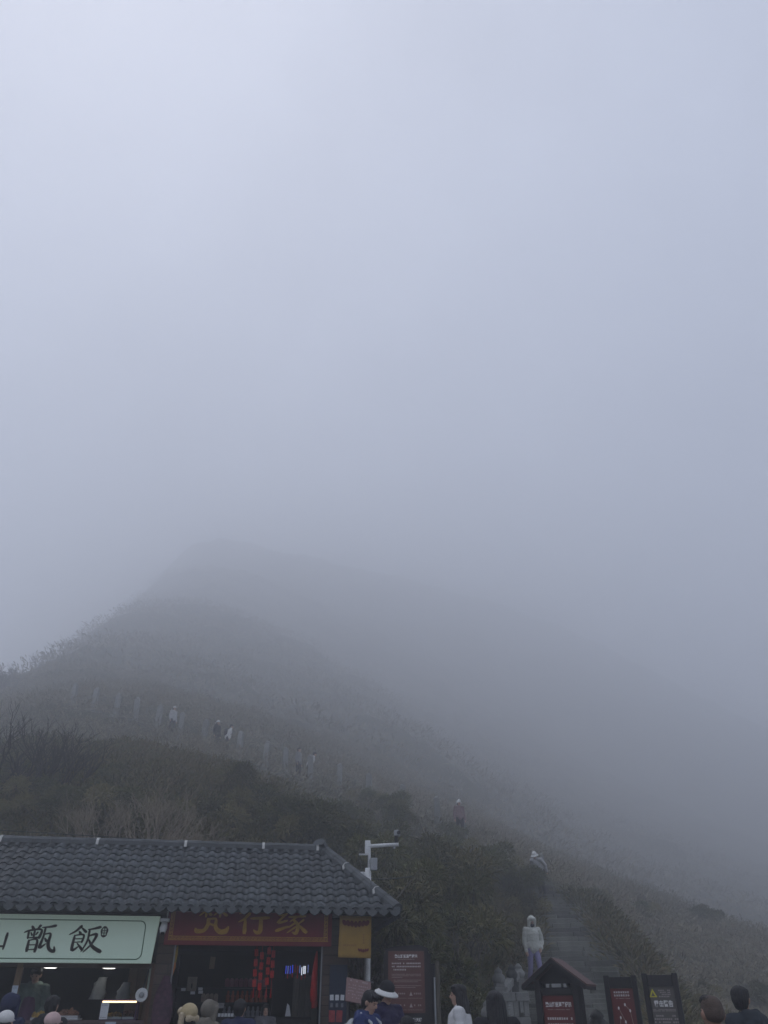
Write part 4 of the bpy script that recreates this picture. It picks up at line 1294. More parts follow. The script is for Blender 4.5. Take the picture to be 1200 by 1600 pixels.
M_CORN = mat('yellow fried food', (0.42, 0.27, 0.06), rough=0.6, var=0.3, scale=30, island=0.3)
M_MEAT = mat('brown cooked food', (0.20, 0.10, 0.06), rough=0.6, var=0.35, scale=30, island=0.3)
M_STEEL = mat('steel tray', (0.4, 0.4, 0.4), rough=0.35, metal=0.8, var=0.1)
def food(x, y, z, w, d, m, n, label, h=0.05, seed=1):
    rnd = random.Random(seed)
    g = empty('food_tray', BW(x, y, z), BA)
    tag(g, label, 'food tray', 'trays of food in the stall')
    MB().box((-w, -d, 0), (w, d, 0.012)).box((-w, -d, 0.0125), (w, -d + 0.008, 0.035)).box((-w, d - 0.008, 0.0125), (w, d, 0.035)).build('tray', M_STEEL, g)
    mb = MB()
    for k in range(n):
        a, b = rnd.uniform(-1, 1), rnd.uniform(-1, 1)
        r = 0.018 + 0.012 * rnd.random()
        mb.ell((a * w * 0.85, b * d * 0.8, 0.02 + h * (1 - 0.6 * max(abs(a), abs(b))) * rnd.random() + r * 0.4), (r * 1.3, r, r * 0.8), 6, 4, (rnd.random() * 3, rnd.random() * 3, rnd.random() * 3))
    mb.build('heaped_food', m, g)['kind'] = 'stuff'
food(-0.66, 0.32, 1.414, 0.14, 0.1, M_CORN, 60, 'tray of golden fried pieces inside the lit glass case', 0.07, 2)
food(-0.42, 0.34, 1.414, 0.085, 0.1, M_MEAT, 40, 'tray of brown cooked pieces inside the lit glass case', 0.13, 3)
food(-1.87, 0.42, 1.402, 0.1, 0.1, M_CORN, 50, 'heap of yellow food on the counter beside the vendor', 0.11, 4)
food(-1.4, 0.45, 1.43, 0.17, 0.12, M_MEAT, 70, 'long tray of brown food in the middle of the counter', 0.1, 5)
o = empty('food_box', BW(-1.4, 0.3, 1.402), BA)
tag(o, 'pale serving box under the middle tray on the food counter', 'box')
MB().box((-0.2, -0.12, 0), (0.2, 0.28, 0.025)).build('box', M_PAPER, o, bevel=0.004)
MB().box((-0.2, -0.122, 0.004), (0.2, -0.1205, 0.018)).build('rim', M_STEEL, o)

def card(name, x, y, z, w, h, label, m=M_PAPER, tilt=0.0, cat='card'):
    g = empty(name, BW(x, y, z), BA)
    tag(g, label, cat)
    MB().box((-w / 2, -0.004, 0), (w / 2, 0.004, h)).build('sheet', m, g).rotation_euler = (0, tilt, 0)
    return g
g = card('printed_card', -2.235, 0.012, 1.72, 0.088, 0.155, 'pale blue printed card fixed to the slim wooden stall post', mat('pale blue card', (0.42, 0.48, 0.54), var=0.06))
marks(-0.03, 0.03, 0.11, 0.145, 2, -0.006, mat('blue grey print', (0.16, 0.2, 0.25), var=0.1), g, cell=0.016, last=1, gaps=0)
g = card('printed_card', -0.80, 0.15, 1.415, 0.125, 0.225, 'white printed card at the left end of the glass food case')
marks(-0.045, 0.045, 0.18, 0.21, 1, -0.006, mat('grey print', (0.2, 0.2, 0.22), var=0.1), g, cell=0.022, last=1, gaps=0)
marks(-0.045, 0.045, 0.01, 0.04, 1, -0.006, MATS['grey print'], g, cell=0.022, last=1, gaps=0)
g = card('printed_card', -0.66, 0.092, 1.27, 0.17, 0.11, 'pale blue card on the front of the counter below the glass case', MATS['pale blue card'])

# white loudspeaker horn
g = empty('loudspeaker_horn', BW(-0.225, -0.02, 1.75), BA)
tag(g, 'round white loudspeaker horn hanging at the right end of the food stall', 'loudspeaker')
hb = MB().lathe([(0.03, 0.16), (0.035, 0.08), (0.05, 0.04), (0.095, 0.0), (0.1, -0.004), (0.095, -0.008), (0.045, 0.03), (0.0, 0.03)], seg=20)
o = hb.build('horn', M_WHITE, g, smooth=True)
o.rotation_euler = (R(-90), 0, 0)
o = MB().ell((0, -0.01, 0), (0.04, 0.03, 0.04), 10, 6).build('driver', M_GREYM, g, smooth=True)
MB().tube([(0.0, 0.06, 0.05), (0.02, 0.06, 0.2), (0.05, 0.08, 0.36)], 0.008, 6).build('strap', M_BLACK, g)

# thin plastic bags hanging inside
M_BAG = mat('thin pale plastic', (0.26, 0.28, 0.28), rough=0.4, var=0.2, scale=9)
for x, y, z, sc, lab in ((-1.13, 1.25, 1.70, 1.25, 'bundle of pale plastic bags hanging at the back of the food stall'), (-0.66, 0.95, 1.64, 1.15, 'white plastic bag hanging crumpled above the glass food case')):
    rnd = random.Random(int(-x * 100))
    g = empty('plastic_bag', BW(x, y, z), BA + R(20))
    tag(g, lab, 'bag')
    vs, fs = [], []
    for i in range(8):
        t = i / 7
        w = (0.10 - 0.045 * t ** 2) * sc * (1 + 0.1 * rnd.uniform(-1, 1))
        for k in range(12):
            a = 2 * math.pi * k / 12
            f_ = 1 + 0.22 * math.sin(3 * a + i) + rnd.uniform(-.1, .1)
            vs.append((w * f_ * math.cos(a) + 0.05 * t * sc, 0.35 * w * f_ * math.sin(a), 0.27 * sc * t))
    for i in range(7):
        for k in range(12):
            fs.append((i * 12 + k, i * 12 + (k + 1) % 12, (i + 1) * 12 + (k + 1) % 12, (i + 1) * 12 + k))
    mb = MB()
    mb.add(vs, fs)
    mb.build('bag', M_BAG, g, smooth=True)
    MB().tube([(0.05 * sc, 0, 0.27 * sc), (0.05 * sc, 0, 2.2 - z)], 0.004, 5).build('cord', M_BLACK, g)
g = empty('wooden_panel', BW(-0.42, 1.5, FL), BA)
tag(g, 'tall brown plank panel at the back right of the food stall', 'panel')
for k in range(3):
    MB().box((-0.24 + k * 0.16, 0, 0), (-0.085 + k * 0.16, 0.03, 1.79)).build('plank', M_WOODV, g, bevel=0.004)
g = empty('calendar_strip', BW(-0.155, 0.16, 1.72), BA)
tag(g, 'narrow pale green printed strip beside the loudspeaker horn', 'poster')
MB().box((-0.02, 0, 0), (0.02, 0.006, 0.44)).build('sheet', mat('pale green print', (0.35, 0.42, 0.34), var=0.35, scale=14), g)

# ------------------------------------------------------------------ inside the souvenir stall
g = empty('display_shelf', BW(1.15, 1.5, FL), BA)
tag(g, 'dark shelving full of small goods along the back of the souvenir stall', 'shelf')
for z in (0.98, 1.22, 1.46):
    MB().box((-0.95, -0.18, z), (0.8, 0.16, z + 0.02)).build('shelf_board', M_DARKWOOD, g)
for x in (-0.96, 0.8):
    MB().box((x, -0.18, 0), (x + 0.025, 0.16, 2.0)).build('upright', M_DARKWOOD, g)
MB().box((-0.93, 0.165, 0.1), (0.8, 0.185, 2.0)).build('back_panel', M_DARKWALL, g)
GOODS = [mat('cream packet', (0.22, 0.18, 0.14), var=0.2, scale=20), mat('mauve packet', (0.16, 0.06, 0.085), var=0.3, scale=20), mat('orange red packet', (0.22, 0.05, 0.02), var=0.3, scale=20),
         mat('grey packet', (0.15, 0.16, 0.18), var=0.3, scale=20), mat('dark red packet', (0.17, 0.02, 0.025), var=0.3, scale=20)]
def figurine(m, s):
    mb = MB()
    mb.lathe([(0.030 * s, 0), (0.034 * s, 0.012 * s), (0.024 * s, 0.05 * s), (0.03 * s, 0.08 * s), (0.014 * s, 0.1 * s), (0.018 * s, 0.12 * s), (0.012 * s, 0.14 * s), (0.002, 0.145 * s)], seg=8)
    me = mb.mesh('figurine', True)
    me.materials.append(m)
    return me
def packet(m, s):
    mb = MB()
    mb.prism([(-0.032 * s, 0), (0.032 * s, 0), (0.034 * s, 0.10 * s), (0.01 * s, 0.125 * s), (-0.012 * s, 0.123 * s), (-0.033 * s, 0.10 * s)][::-1], -0.018, 0.018)
    me = mb.mesh('packet')
    me.materials.append(m)
    return me
rnd = random.Random(5)
for z, lab, kinds, rng in ((1.421, 'small packet on the lowest shelf of the souvenir stall', 'f3', (0.4, 0.98)), (1.661, 'small figurine on the middle shelf of the souvenir stall', 'f2', (0.1, 0.98)), (1.901, 'small mauve packet on the top shelf of the souvenir stall', 'p1', (0.3, 0.98)), (1.661, 'cream packet at the left of the middle souvenir shelf', 'p0', (-0.05, 0.02))):
    me = (figurine if kinds[0] == 'f' else packet)(GOODS[int(kinds[1])], 1.25 if kinds[0] == 'f' else 1.1)
    x = 0.24 + 0.45 * max(0, rng[0])
    if kinds == 'p0':
        xs = [0.72 + 0.075 * k for k in range(4)]
    else:
        xs = [(1.12 if kinds != 'f2' else 1.16) + 0.085 * k for k in range(9)]
    for x in xs:
        o = bpy.data.objects.new('packet' if kinds[0] == 'p' else 'figurine', me)
        link(o)
        o.location = BW(x, 1.40 + rnd.uniform(-0.03, 0.03), z)
        o.rotation_euler = (0, 0, BA + rnd.uniform(-0.4, 0.4))
        tag(o, lab, 'packet' if kinds[0] == 'p' else 'figurine', 'goods on the souvenir shelves')
# price cards and posters
card('poster', 0.50, 1.25, 1.83, 0.17, 0.22, 'grey poster with a dark figure at the left of the souvenir stall', mat('grey poster', (0.22, 0.20, 0.16), var=0.3, scale=9), cat='poster')
o = MB().ell((0, 0, 0), (0.016, 0.006, 0.045), 8, 6).build('poster_figure', M_INK, bpy.data.objects['poster'])
o.location = (0, -0.006, 0.08)
card('hanging_card', 0.83, 0.9, 2.16, 0.09, 0.19, 'plain tan card hanging under the red sign', mat('tan card', (0.20, 0.16, 0.10), var=0.1), 0.04)
for k, (x, z) in enumerate(((0.36, 1.83), (0.66, 1.84), (0.53, 1.78), (0.67, 1.79))):
    tag(MB().box((-0.04, -0.003, 0), (0.04, 0.003, 0.045)).build('price_card', M_PAPER), ['leftmost small white price card beside the grey poster', 'upper small white price card right of the grey poster', 'small white price card below the grey poster', 'lower small white price card right of the grey poster'][k], 'card')
    o = COL.objects[-1]
    o.location = BW(x, 1.24, z)
    o.rotation_euler = (0, 0, BA)
o = MB().box((-0.16, -0.003, 0), (0.16, 0.003, 0.08)).build('price_strip', mat('dim white strip', (0.3, 0.3, 0.31), var=0.35, scale=25))
o.location = BW(0.95, 1.24, 1.57)
o.rotation_euler = (0, 0, BA)
tag(o, 'long pale price strip below the cream packets', 'card')

# strings of red charms
for k, (x, dz, n) in enumerate(((1.60, 0.0, 4), (1.70, -0.05, 4), (1.82, 0.03, 4), (1.90, -0.02, 3))):
    g = empty('charm_string', BW(x, 0.5, 2.46), BA)
    tag(g, ['leftmost string of red paper charms hanging in the souvenir stall', 'second string of red charms from the left in the souvenir stall', 'third string of red charms from the left in the souvenir stall', 'rightmost string of red paper charms in the souvenir stall'][k], 'charm')
    MB().tube([(0, 0, 0.06), (0, 0, -0.72)], 0.004, 5).build('cord', M_RED, g)
    for j in range(n):
        z = -0.06 + dz - j * 0.155
        MB().obox((0, -0.006, z), (0.065, 0.012, 0.11), (0, rnd.uniform(-.08, .08), rnd.uniform(-.3, .3))).build('charm', mat('red paper charm', (0.50, 0.02, 0.015), rough=0.6, var=0.3, scale=14), g)
    MB().tube([(0, 0, -0.6), (0, 0, -0.74)], [0.008, 0.016], 6).build('tassel', M_RED, g)
# hanging light sticks
M_BLUE = mat('lit blue tube', (0.06, 0.10, 1.0), emit=0.5, var=0.0)
M_WTUBE = mat('lit white tube', (0.85, 0.9, 1.0), emit=1.1, var=0.0)
M_PALEB = mat('lit pale blue tube', (0.35, 0.45, 1.0), emit=0.22, var=0.0)
for k, (x, dz, m, nm) in enumerate(((2.14, 0, M_BLUE, 'blue'), (2.175, 0, M_PALEB, 'pale blue'), (2.215, 0, M_BLUE, 'blue'), (2.255, 0.015, M_BLUE, 'blue'), (2.30, 0.02, M_RED, 'red'), (2.345, 0.0, M_RED, 'red'),
                                      (2.385, 0.01, M_PALEB, 'pale blue'), (2.42, -0.02, M_WTUBE, 'white'), (2.455, 0.0, M_WTUBE, 'white'), (2.48, 0.0, M_WTUBE, 'white'), (2.53, 0.02, M_PALEB, 'pale blue'))):
    g = empty('light_stick', BW(x, 0.5, 2.2), BA)
    tag(g, '%s stick toy hanging in a row at the right of the souvenir stall' % nm, 'stick toy', 'hanging stick toys')
    MB().tube([(0, 0, -0.12 + dz), (0, 0, dz)], 0.0075, 8).build('tube', m, g)
    MB().tube([(0, 0, -0.19 + dz), (0, 0, -0.121 + dz)], [0.01, 0.008], 8).build('handle', M_RED if k % 2 else M_BLACK, g)
    MB().tube([(0, 0, 0.002 + dz), (0, 0, 0.33)], 0.0025, 4).build('cord', M_BLACK, g)
# red scarves
g = empty('red_scarves', BW(2.65, 0.3, 2.40), BA)
tag(g, 'long bundle of red scarves hanging at the right edge of the souvenir stall', 'scarf')
for k in range(6):
    x0, y0 = rnd.uniform(-0.02, 0.03), rnd.uniform(-0.05, 0.05)
    pts = [(0.01, 0, 0.02), (0.0 + x0 * 0.5, y0 * 0.5, -0.12), (-0.01 + x0 * 1.5, y0, -0.35), (-0.015 + x0 * 2, y0, -0.6), (x0 * 2.2, y0, -0.80 + rnd.uniform(-0.04, 0.06))]
    MB().tube(pts, [0.012, 0.028, 0.036, 0.042, 0.04], 8).build('scarf', M_RED, g, smooth=True)
# yellow tassels at the left
g = empty('yellow_tassel', BW(0.245, 0.12, 2.42), BA)
tag(g, 'yellow and orange tassel hanging at the left edge of the souvenir stall', 'tassel')
MB().tube([(0, 0, 0.05), (-0.01, 0, -0.05), (-0.02, 0, -0.2)], [0.012, 0.028, 0.03], 8).build('yellow_tuft', mat('yellow silk', (0.40, 0.27, 0.06), var=0.3, scale=30, stretch=(6, 6, .5)), g, smooth=True)
MB().tube([(-0.015, 0, -0.18), (-0.02, 0, -0.27), (-0.035, 0, -0.42)], [0.02, 0.03, 0.006], 8).build('orange_tuft', mat('orange silk', (0.52, 0.20, 0.05), var=0.3, scale=30, stretch=(6, 6, .5)), g, smooth=True)
# patterned garment at the left
g = empty('hanging_garment', BW(0.14, -0.06, 1.0), BA)
tag(g, 'dark purple patterned garment hanging on the pillar between the stalls', 'garment')
vs, fs = [], []
for i in range(10):
    for k in range(14):
        a = 2 * math.pi * k / 14
        t = i / 9
        w = 0.11 + 0.035 * math.sin(t * 3) - 0.075 * max(0, t - 0.75) * 4
        vs.append((w * math.cos(a) * (1 + 0.12 * math.sin(4 * a + t * 3)), 0.055 * math.sin(a), t * 1.02))
for i in range(9):
    for k in range(14):
        fs.append((i * 14 + k, i * 14 + (k + 1) % 14, (i + 1) * 14 + (k + 1) % 14, (i + 1) * 14 + k))
mb = MB()
mb.add(vs, fs)
mb.build('cloth', mat('purple floral cloth', (0.11, 0.045, 0.075), col2=(0.02, 0.014, 0.022), scale=16, rough=0.9), g, smooth=True)
MB().tube([(0, 0.03, 1.0), (0, 0.05, 1.2)], 0.006, 5).build('hanger', M_BLACK, g)
# plank door at the back right
g = empty('plank_door', BW(2.56, 1.3, FL), BA)
tag(g, 'grey plank door panel at the back right of the souvenir stall', 'door')
for k in range(4):
    MB().box((-0.23 + k * 0.115, 0, 0), (-0.12 + k * 0.115, 0.03, 1.66)).build('plank', mat('grey old plank', (0.10, 0.095, 0.08), rough=0.9, var=0.3, scale=4, stretch=(10, 10, 1), objvar=0.2), g, bevel=0.004)
# dark blue card rack on the right pillar
g = empty('card_rack', BW(3.0, -0.03, 1.2), BA)
tag(g, 'dark blue display board with white and red cards on the right pillar', 'display board')
MB().box((-0.13, -0.0, 0), (0.17, 0.025, 1.0)).build('board', mat('navy board', (0.018, 0.028, 0.05), var=0.15, scale=4), g)
for k in range(3):
    MB().obox((-0.085 + 0.09 * k, -0.008, 0.52), (0.062, 0.01, 0.08), (0, 0.06 * (k - 1), 0)).build('white_card', M_PAPER, g)
    MB().obox((-0.085 + 0.09 * k, -0.008, 0.41), (0.042, 0.01, 0.06), (0, -0.05 * (k - 1), 0)).build('small_card', MATS['grey packet'], g)
for k in range(2):
    MB().obox((-0.075 + 0.125 * k, -0.008, 0.255), (0.1, 0.01, 0.165), (0, 0.05 * k, 0)).build('red_card', mat('pale red card', (0.30, 0.05, 0.055), var=0.35, scale=20), g)
o = MB().prism([(-0.05, 0), (0.05, 0), (0.02, 0.16), (-0.02, 0.2)][::-1], -0.004, 0.004).build('paper_stand', M_PAPER)
o.location = BW(2.24, 0.9, 1.45)
o.rotation_euler = (R(-12), 0, BA)
tag(o, 'small white pointed paper stand on the souvenir counter', 'card')
g = empty('souvenir_counter', BW(1.3, 0.75, FL), BA)
tag(g, 'dark low counter inside the souvenir stall', 'counter')
MB().box((-1.0, -0.2, 0), (1.3, 0.25, 0.98)).build('body', M_DARKWOOD, g)
MB().box((-1.02, -0.22, 0.981), (1.32, 0.27, 1.02)).build('top', M_DARKWALL, g)
g = empty('price_stand', BW(1.05, 0.7, 1.44), BA)
tag(g, 'row of small white labels on the souvenir counter', 'card')
for k in range(5):
    MB().obox((k * 0.055, 0, 0.03), (0.045, 0.006, 0.05), (R(-15), 0, 0)).build('label_card', M_PAPER, g)

# ------------------------------------------------------------------ people
def remeshed(mb, name, voxel, m, parent=None, smooth_it=3, disp=None):
    me = mb.mesh(name)
    o = bpy.data.objects.new(name, me)
    COL.objects.link(o)
    r = o.modifiers.new('r', 'REMESH')
    r.mode = 'VOXEL'
    r.voxel_size = voxel
    s = o.modifiers.new('s', 'SMOOTH')
    s.iterations = smooth_it
    s.factor = 0.5
    dg = bpy.context.evaluated_depsgraph_get()
    me2 = bpy.data.meshes.new_from_object(o.evaluated_get(dg))
    bpy.data.objects.remove(o)
    bpy.data.meshes.remove(me)
    n = len(me2.vertices)
    if disp is not None and n:
        co = np.empty(n * 3, np.float32)
        me2.vertices.foreach_get('co', co)
        no = np.empty(n * 3, np.float32)
        me2.vertices.foreach_get('normal', no)
        co, no = co.reshape(-1, 3), no.reshape(-1, 3)
        co += no * disp(co)[:, None]
        me2.vertices.foreach_set('co', co.ravel())
    me2.polygons.foreach_set('use_smooth', np.ones(len(me2.polygons), dtype=bool))
    me2.name = name
    me2.materials.clear()
    me2.materials.append(m)
    me2.update()
    o = bpy.data.objects.new(name, me2)
    return link(o, parent)

def capsule(mb, a, b, ra, rb, seg=10, flat=1.0):
    a, b = Vector(a), Vector(b)
    mb.tube([a, a.lerp(b, 0.5), b], [ra, (ra + rb) / 2, rb], seg)
    mb.ell(a, (ra, ra, ra), seg, 6)
    mb.ell(b, (rb, rb, rb), seg, 6)

M_SKIN = mat('skin', (0.42, 0.26, 0.19), rough=0.55, var=0.10, scale=14)
M_SKIN2 = mat('tanned skin', (0.27, 0.155, 0.11), rough=0.55, var=0.12, scale=14)
M_HAIR = mat('black hair', (0.012, 0.011, 0.012), rough=0.45, var=0.3, scale=18, stretch=(4, 4, 0.6), bump=0.4, bscale=40)
M_STUBBLE = mat('cropped hair stubble', (0.085, 0.062, 0.05), rough=0.8, var=0.2, scale=60, bump=0.3, bscale=120)
M_EYE = mat('eye dark', (0.01, 0.008, 0.008), rough=0.3, var=0.0)
M_LIP = mat('lip', (0.30, 0.10, 0.09), rough=0.5, var=0.05)
M_SHOE = mat('dark shoe', (0.03, 0.03, 0.032), var=0.2)
def cloth(name, c, var=0.15, bump=0.25):
    return mat('cloth ' + name, c, rough=0.85, var=var, scale=7, bump=bump, bscale=26)

def person(label, loc, face, H=1.68, top=None, top_m=None, legs_m=None, hair='short', hair_m=None, hat=None, hat_m=None, hat2_m=None, lean=0.0, head_yaw=0.0, head_pitch=0.0,
           arms=None, voxel=0.011, skin=None, stride=0.0, bag=None, hood=False, puffer=0.0, group=None, coat=1.0, features=True, coat_len=0.0):
    """face: direction the person faces, degrees; 0 looks towards -y (the camera), 90 to +x, 180 away, -90 to -x"""
    k = H / 1.70
    skin = skin or M_SKIN
    cloths = top_m
    lean_ = R(lean)
    piv = Vector((0, 0, 0.95))
    def up(p):
        v = Vector(p) - piv
        v = Matrix.Rotation(lean_, 3, 'X') @ v
        return v + piv
    sh = {1: up((0.185, 0.0, 1.395)), -1: up((-0.185, 0.0, 1.395))}
    arms = arms or {1: ((0.25, 0.03, 1.11), (0.25, -0.05, 0.87)), -1: ((-0.25, 0.03, 1.11), (-0.25, -0.05, 0.87))}
    arms = {q: (up(arms[q][0]), up(arms[q][1])) for q in (1, -1)}
    hips = {1: Vector((0.09, 0, 0.92)), -1: Vector((-0.09, 0, 0.92))}
    st = stride
    knees = {1: Vector((0.10, -0.03 - st * 0.5, 0.49)), -1: Vector((-0.10, -0.03 + st * 0.35, 0.49))}
    ank = {1: Vector((0.10, 0.02 - st * 0.6, 0.09)), -1: Vector((-0.10, 0.02 + st * 0.8, 0.09 + 0.05 * (st > 0)))}
    neck0, neck1 = up((0, 0.0, 1.42)), up((0, -0.012, 1.51))
    HM = Matrix.Translation(up((0, -0.015, 1.53))) @ Matrix.Rotation(lean_ * 0.6 + R(head_pitch), 4, 'X') @ Matrix.Rotation(R(head_yaw), 4, 'Z')
    def hp(p):
        return HM @ Vector(p)
    def hell(mb, c, r, seg=14, rings=10, rot=None):
        n0 = len(mb.v)
        mb.ell(c, r, seg, rings, rot)
        for i in range(n0, len(mb.v)):
            mb.v[i] = tuple(HM @ Vector(mb.v[i]))
    # --- one continuous body
    mb = MB()
    hell(mb, (0, 0.012, 0.085), (0.074, 0.092, 0.088))           # skull
    hell(mb, (0, -0.022, 0.035), (0.058, 0.066, 0.075))          # face
    hell(mb, (0, -0.045, -0.025), (0.036, 0.036, 0.03))          # chin
    hell(mb, (0, -0.094, 0.045), (0.013, 0.02, 0.026))           # nose
    hell(mb, (0, -0.078, 0.085), (0.045, 0.016, 0.012))          # brow
    for q in (1, -1):
        hell(mb, (q * 0.079, 0.014, 0.05), (0.012, 0.02, 0.032), rot=(0, q * 0.25, 0))   # ear
    capsule(mb, neck0, neck1 + Vector((0, 0, 0.03)), 0.062, 0.052)
    for a, b, ra, rb in (((0, 0, 0.95), (0, 0.005, 1.12), 0.135, 0.125), ((0, 0.0, 1.1), (0, 0, 1.3), 0.125, 0.14)):
        capsule(mb, up(a), up(b), ra, rb, 12)
    for q in (1, -1):
        capsule(mb, up((0, 0, 1.36)), sh[q], 0.085, 0.062)
        e, w = arms[q]
        capsule(mb, sh[q], e, 0.052, 0.042)
        capsule(mb, e, w, 0.042, 0.028)
        d = (w - e).normalized()
        side = d.cross(Vector((0, 1, 0)) if abs(d.y) < 0.8 else Vector((1, 0, 0))).normalized()
        nrm = side.cross(d)
        palm = w + d * 0.05
        capsule(mb, w, palm + d * 0.03, 0.026, 0.03)
        for j, (o_, ln) in enumerate(((-0.027, 0.055), (-0.009, 0.066), (0.009, 0.062), (0.026, 0.048))):
            p0 = palm + side * o_ + d * 0.03
            p1 = p0 + d * ln * 0.55 + nrm * 0.004
            p2 = p1 + d * ln * 0.45 + nrm * 0.018
            capsule(mb, p0, p1, 0.0095, 0.009, 6)
            capsule(mb, p1, p2, 0.009, 0.0075, 6)
        t0 = palm + side * 0.03 * q
        capsule(mb, t0, t0 + d * 0.035 + side * 0.02 * q + nrm * 0.01, 0.011, 0.009, 6)
        capsule(mb, up((0.0, 0, 0.95)) if False else Vector((0.03 * q, 0, 0.95)), hips[q], 0.12, 0.105)
        capsule(mb, hips[q], knees[q], 0.088, 0.056)
        capsule(mb, knees[q], ank[q], 0.056, 0.036)
        capsule(mb, ank[q] + Vector((0, 0.02, -0.05)), ank[q] + Vector((0, -0.13, -0.06)), 0.035, 0.03)
    body = remeshed(mb, 'person', voxel, skin)
    body.location = loc
    body.rotation_euler = (0, 0, R(face))
    body.scale = (k, k, k)
    tag(body, label, 'person', group)
    # --- clothes
    f = coat
    mb = MB()
    hem = 0.86 - coat_len
    for a, b, ra, rb in (((0, 0, hem + 0.12), (0, 0, 1.1), 0.165 * f, 0.155 * f), ((0, 0, 1.08), (0, 0.0, 1.3), 0.155 * f, 0.165 * f)):
        a_ = up(a) if a[2] > 0.9 else Vector(a)
        capsule(mb, a_, up(b), ra, rb, 14)
    for q in (1, -1):
        capsule(mb, Vector((0.06 * q, 0, hem + 0.14)), up((0.05 * q, 0, 1.2)), 0.13 * f, 0.13 * f)
        capsule(mb, up((0, 0.005, 1.365)), sh[q], 0.10 * f, 0.08 * f)
        e, w = arms[q]
        capsule(mb, sh[q], e, 0.075 * f, 0.066 * f)
        capsule(mb, e, w.lerp(e, 0.02), 0.066 * f, 0.05 * f)
    capsule(mb, up((0, 0.01, 1.40)), up((0, 0.005, 1.455)), 0.085, 0.075)
    if hood:
        capsule(mb, up((-0.07, 0.07, 1.44)), up((0.07, 0.07, 1.44)), 0.075, 0.075)
        capsule(mb, up((0, 0.11, 1.42)), up((0, 0.12, 1.34)), 0.08, 0.05)
    dsp = None
    if puffer:
        dsp = lambda co: puffer * (np.abs(np.sin(co[:, 2] * 36.0)) - 0.6)
    else:
        dsp = lambda co: 0.016 * (vnoise(co[:, 0] * 7 + 9 * co[:, 2], co[:, 2] * 19 + co[:, 1] * 9, 3) - 0.5) + 0.012 * (vnoise(co[:, 0] * 24 + 9 * co[:, 2], co[:, 2] * 30 + co[:, 1] * 20, 4) - 0.5)
    remeshed(mb, 'jacket', voxel * 1.25, top_m, body, 2, dsp)
    mb = MB()
    for q in (1, -1):
        capsule(mb, Vector((0.03 * q, 0, 0.95)), hips[q], 0.125, 0.11)
        capsule(mb, hips[q], knees[q], 0.098, 0.07)
        capsule(mb, knees[q], ank[q] + Vector((0, 0, 0.03)), 0.07, 0.06)
    remeshed(mb, 'trousers', voxel * 1.4, legs_m or cloth('black trousers', (0.02, 0.02, 0.024)), body, 2)
    for q in (1, -1):
        mb = MB()
        capsule(mb, ank[q] + Vector((0, 0.03, -0.045)), ank[q] + Vector((0, -0.14, -0.052)), 0.046, 0.04)
        mb.box(tuple(ank[q] + Vector((-0.045, -0.18, -0.09))), tuple(ank[q] + Vector((0.045, 0.075, -0.065))))
        remeshed(mb, 'shoe', 0.014, M_SHOE, body, 1)
    # --- face details
    if features:
        for q in (1, -1):
            m2 = MB()
            hell(m2, (q * 0.03, -0.077, 0.062), (0.013, 0.007, 0.006), 8, 6)
            m2.build('eye', M_EYE, body, smooth=True)
            m2 = MB()
            hell(m2, (q * 0.031, -0.081, 0.083), (0.018, 0.005, 0.0035), 8, 4, (0, q * 0.12, 0))
            m2.build('eyebrow', M_HAIR, body, smooth=True)
        m2 = MB()
        hell(m2, (0, -0.0815, -0.003), (0.02, 0.008, 0.006), 8, 6)
        m2.build('mouth', M_LIP, body, smooth=True)
    # --- hair
    hm = hair_m or M_HAIR
    strand = lambda co: 0.010 * (vnoise(co[:, 0] * 24 + co[:, 2] * 9, co[:, 1] * 24, 7) - 0.5) + 0.004 * np.sin(np.arctan2(co[:, 0], co[:, 1] + 0.02) * 30 + co[:, 2] * 20) + 0.005 * (vnoise(co[:, 0] * 40, co[:, 2] * 22 + co[:, 1] * 30, 5) - 0.5)
    if hair != 'none':
        mb = MB()
        if hair == 'crop':
            hell(mb, (0, 0.016, 0.108), (0.0745, 0.090, 0.074), 18, 12)
            hell(mb, (0, 0.030, 0.075), (0.0765, 0.082, 0.07), 18, 12)
            remeshed(mb, 'stubble', 0.008, M_STUBBLE, body, 2)
            mb = MB()
            hell(mb, (0, -0.005, 0.145), (0.066, 0.086, 0.036), 18, 10)
            remeshed(mb, 'cropped_hair', 0.008, hm, body, 2, strand)
        elif hat and hat != 'hoodup':
            hell(mb, (0, 0.035, 0.05), (0.084, 0.078, 0.06), 18, 12)
            hell(mb, (0, 0.055, 0.01), (0.07, 0.06, 0.05), 14, 8)
            remeshed(mb, 'hair', 0.0085, hm, body, 2, strand)
        elif hat == 'hoodup':
            hell(mb, (0, -0.02, 0.12), (0.07, 0.072, 0.05), 14, 8)
            remeshed(mb, 'hair', 0.0085, hm, body, 2, strand)
        else:
            hell(mb, (0, 0.02, 0.112), (0.088, 0.104, 0.082), 18, 12)
            hell(mb, (0, 0.045, 0.07), (0.086, 0.078, 0.085), 18, 12)
            if hair == 'short':
                hell(mb, (0, 0.05, 0.02), (0.07, 0.06, 0.06), 14, 8)
                hell(mb, (0, -0.055, 0.142), (0.068, 0.045, 0.03), 14, 8)
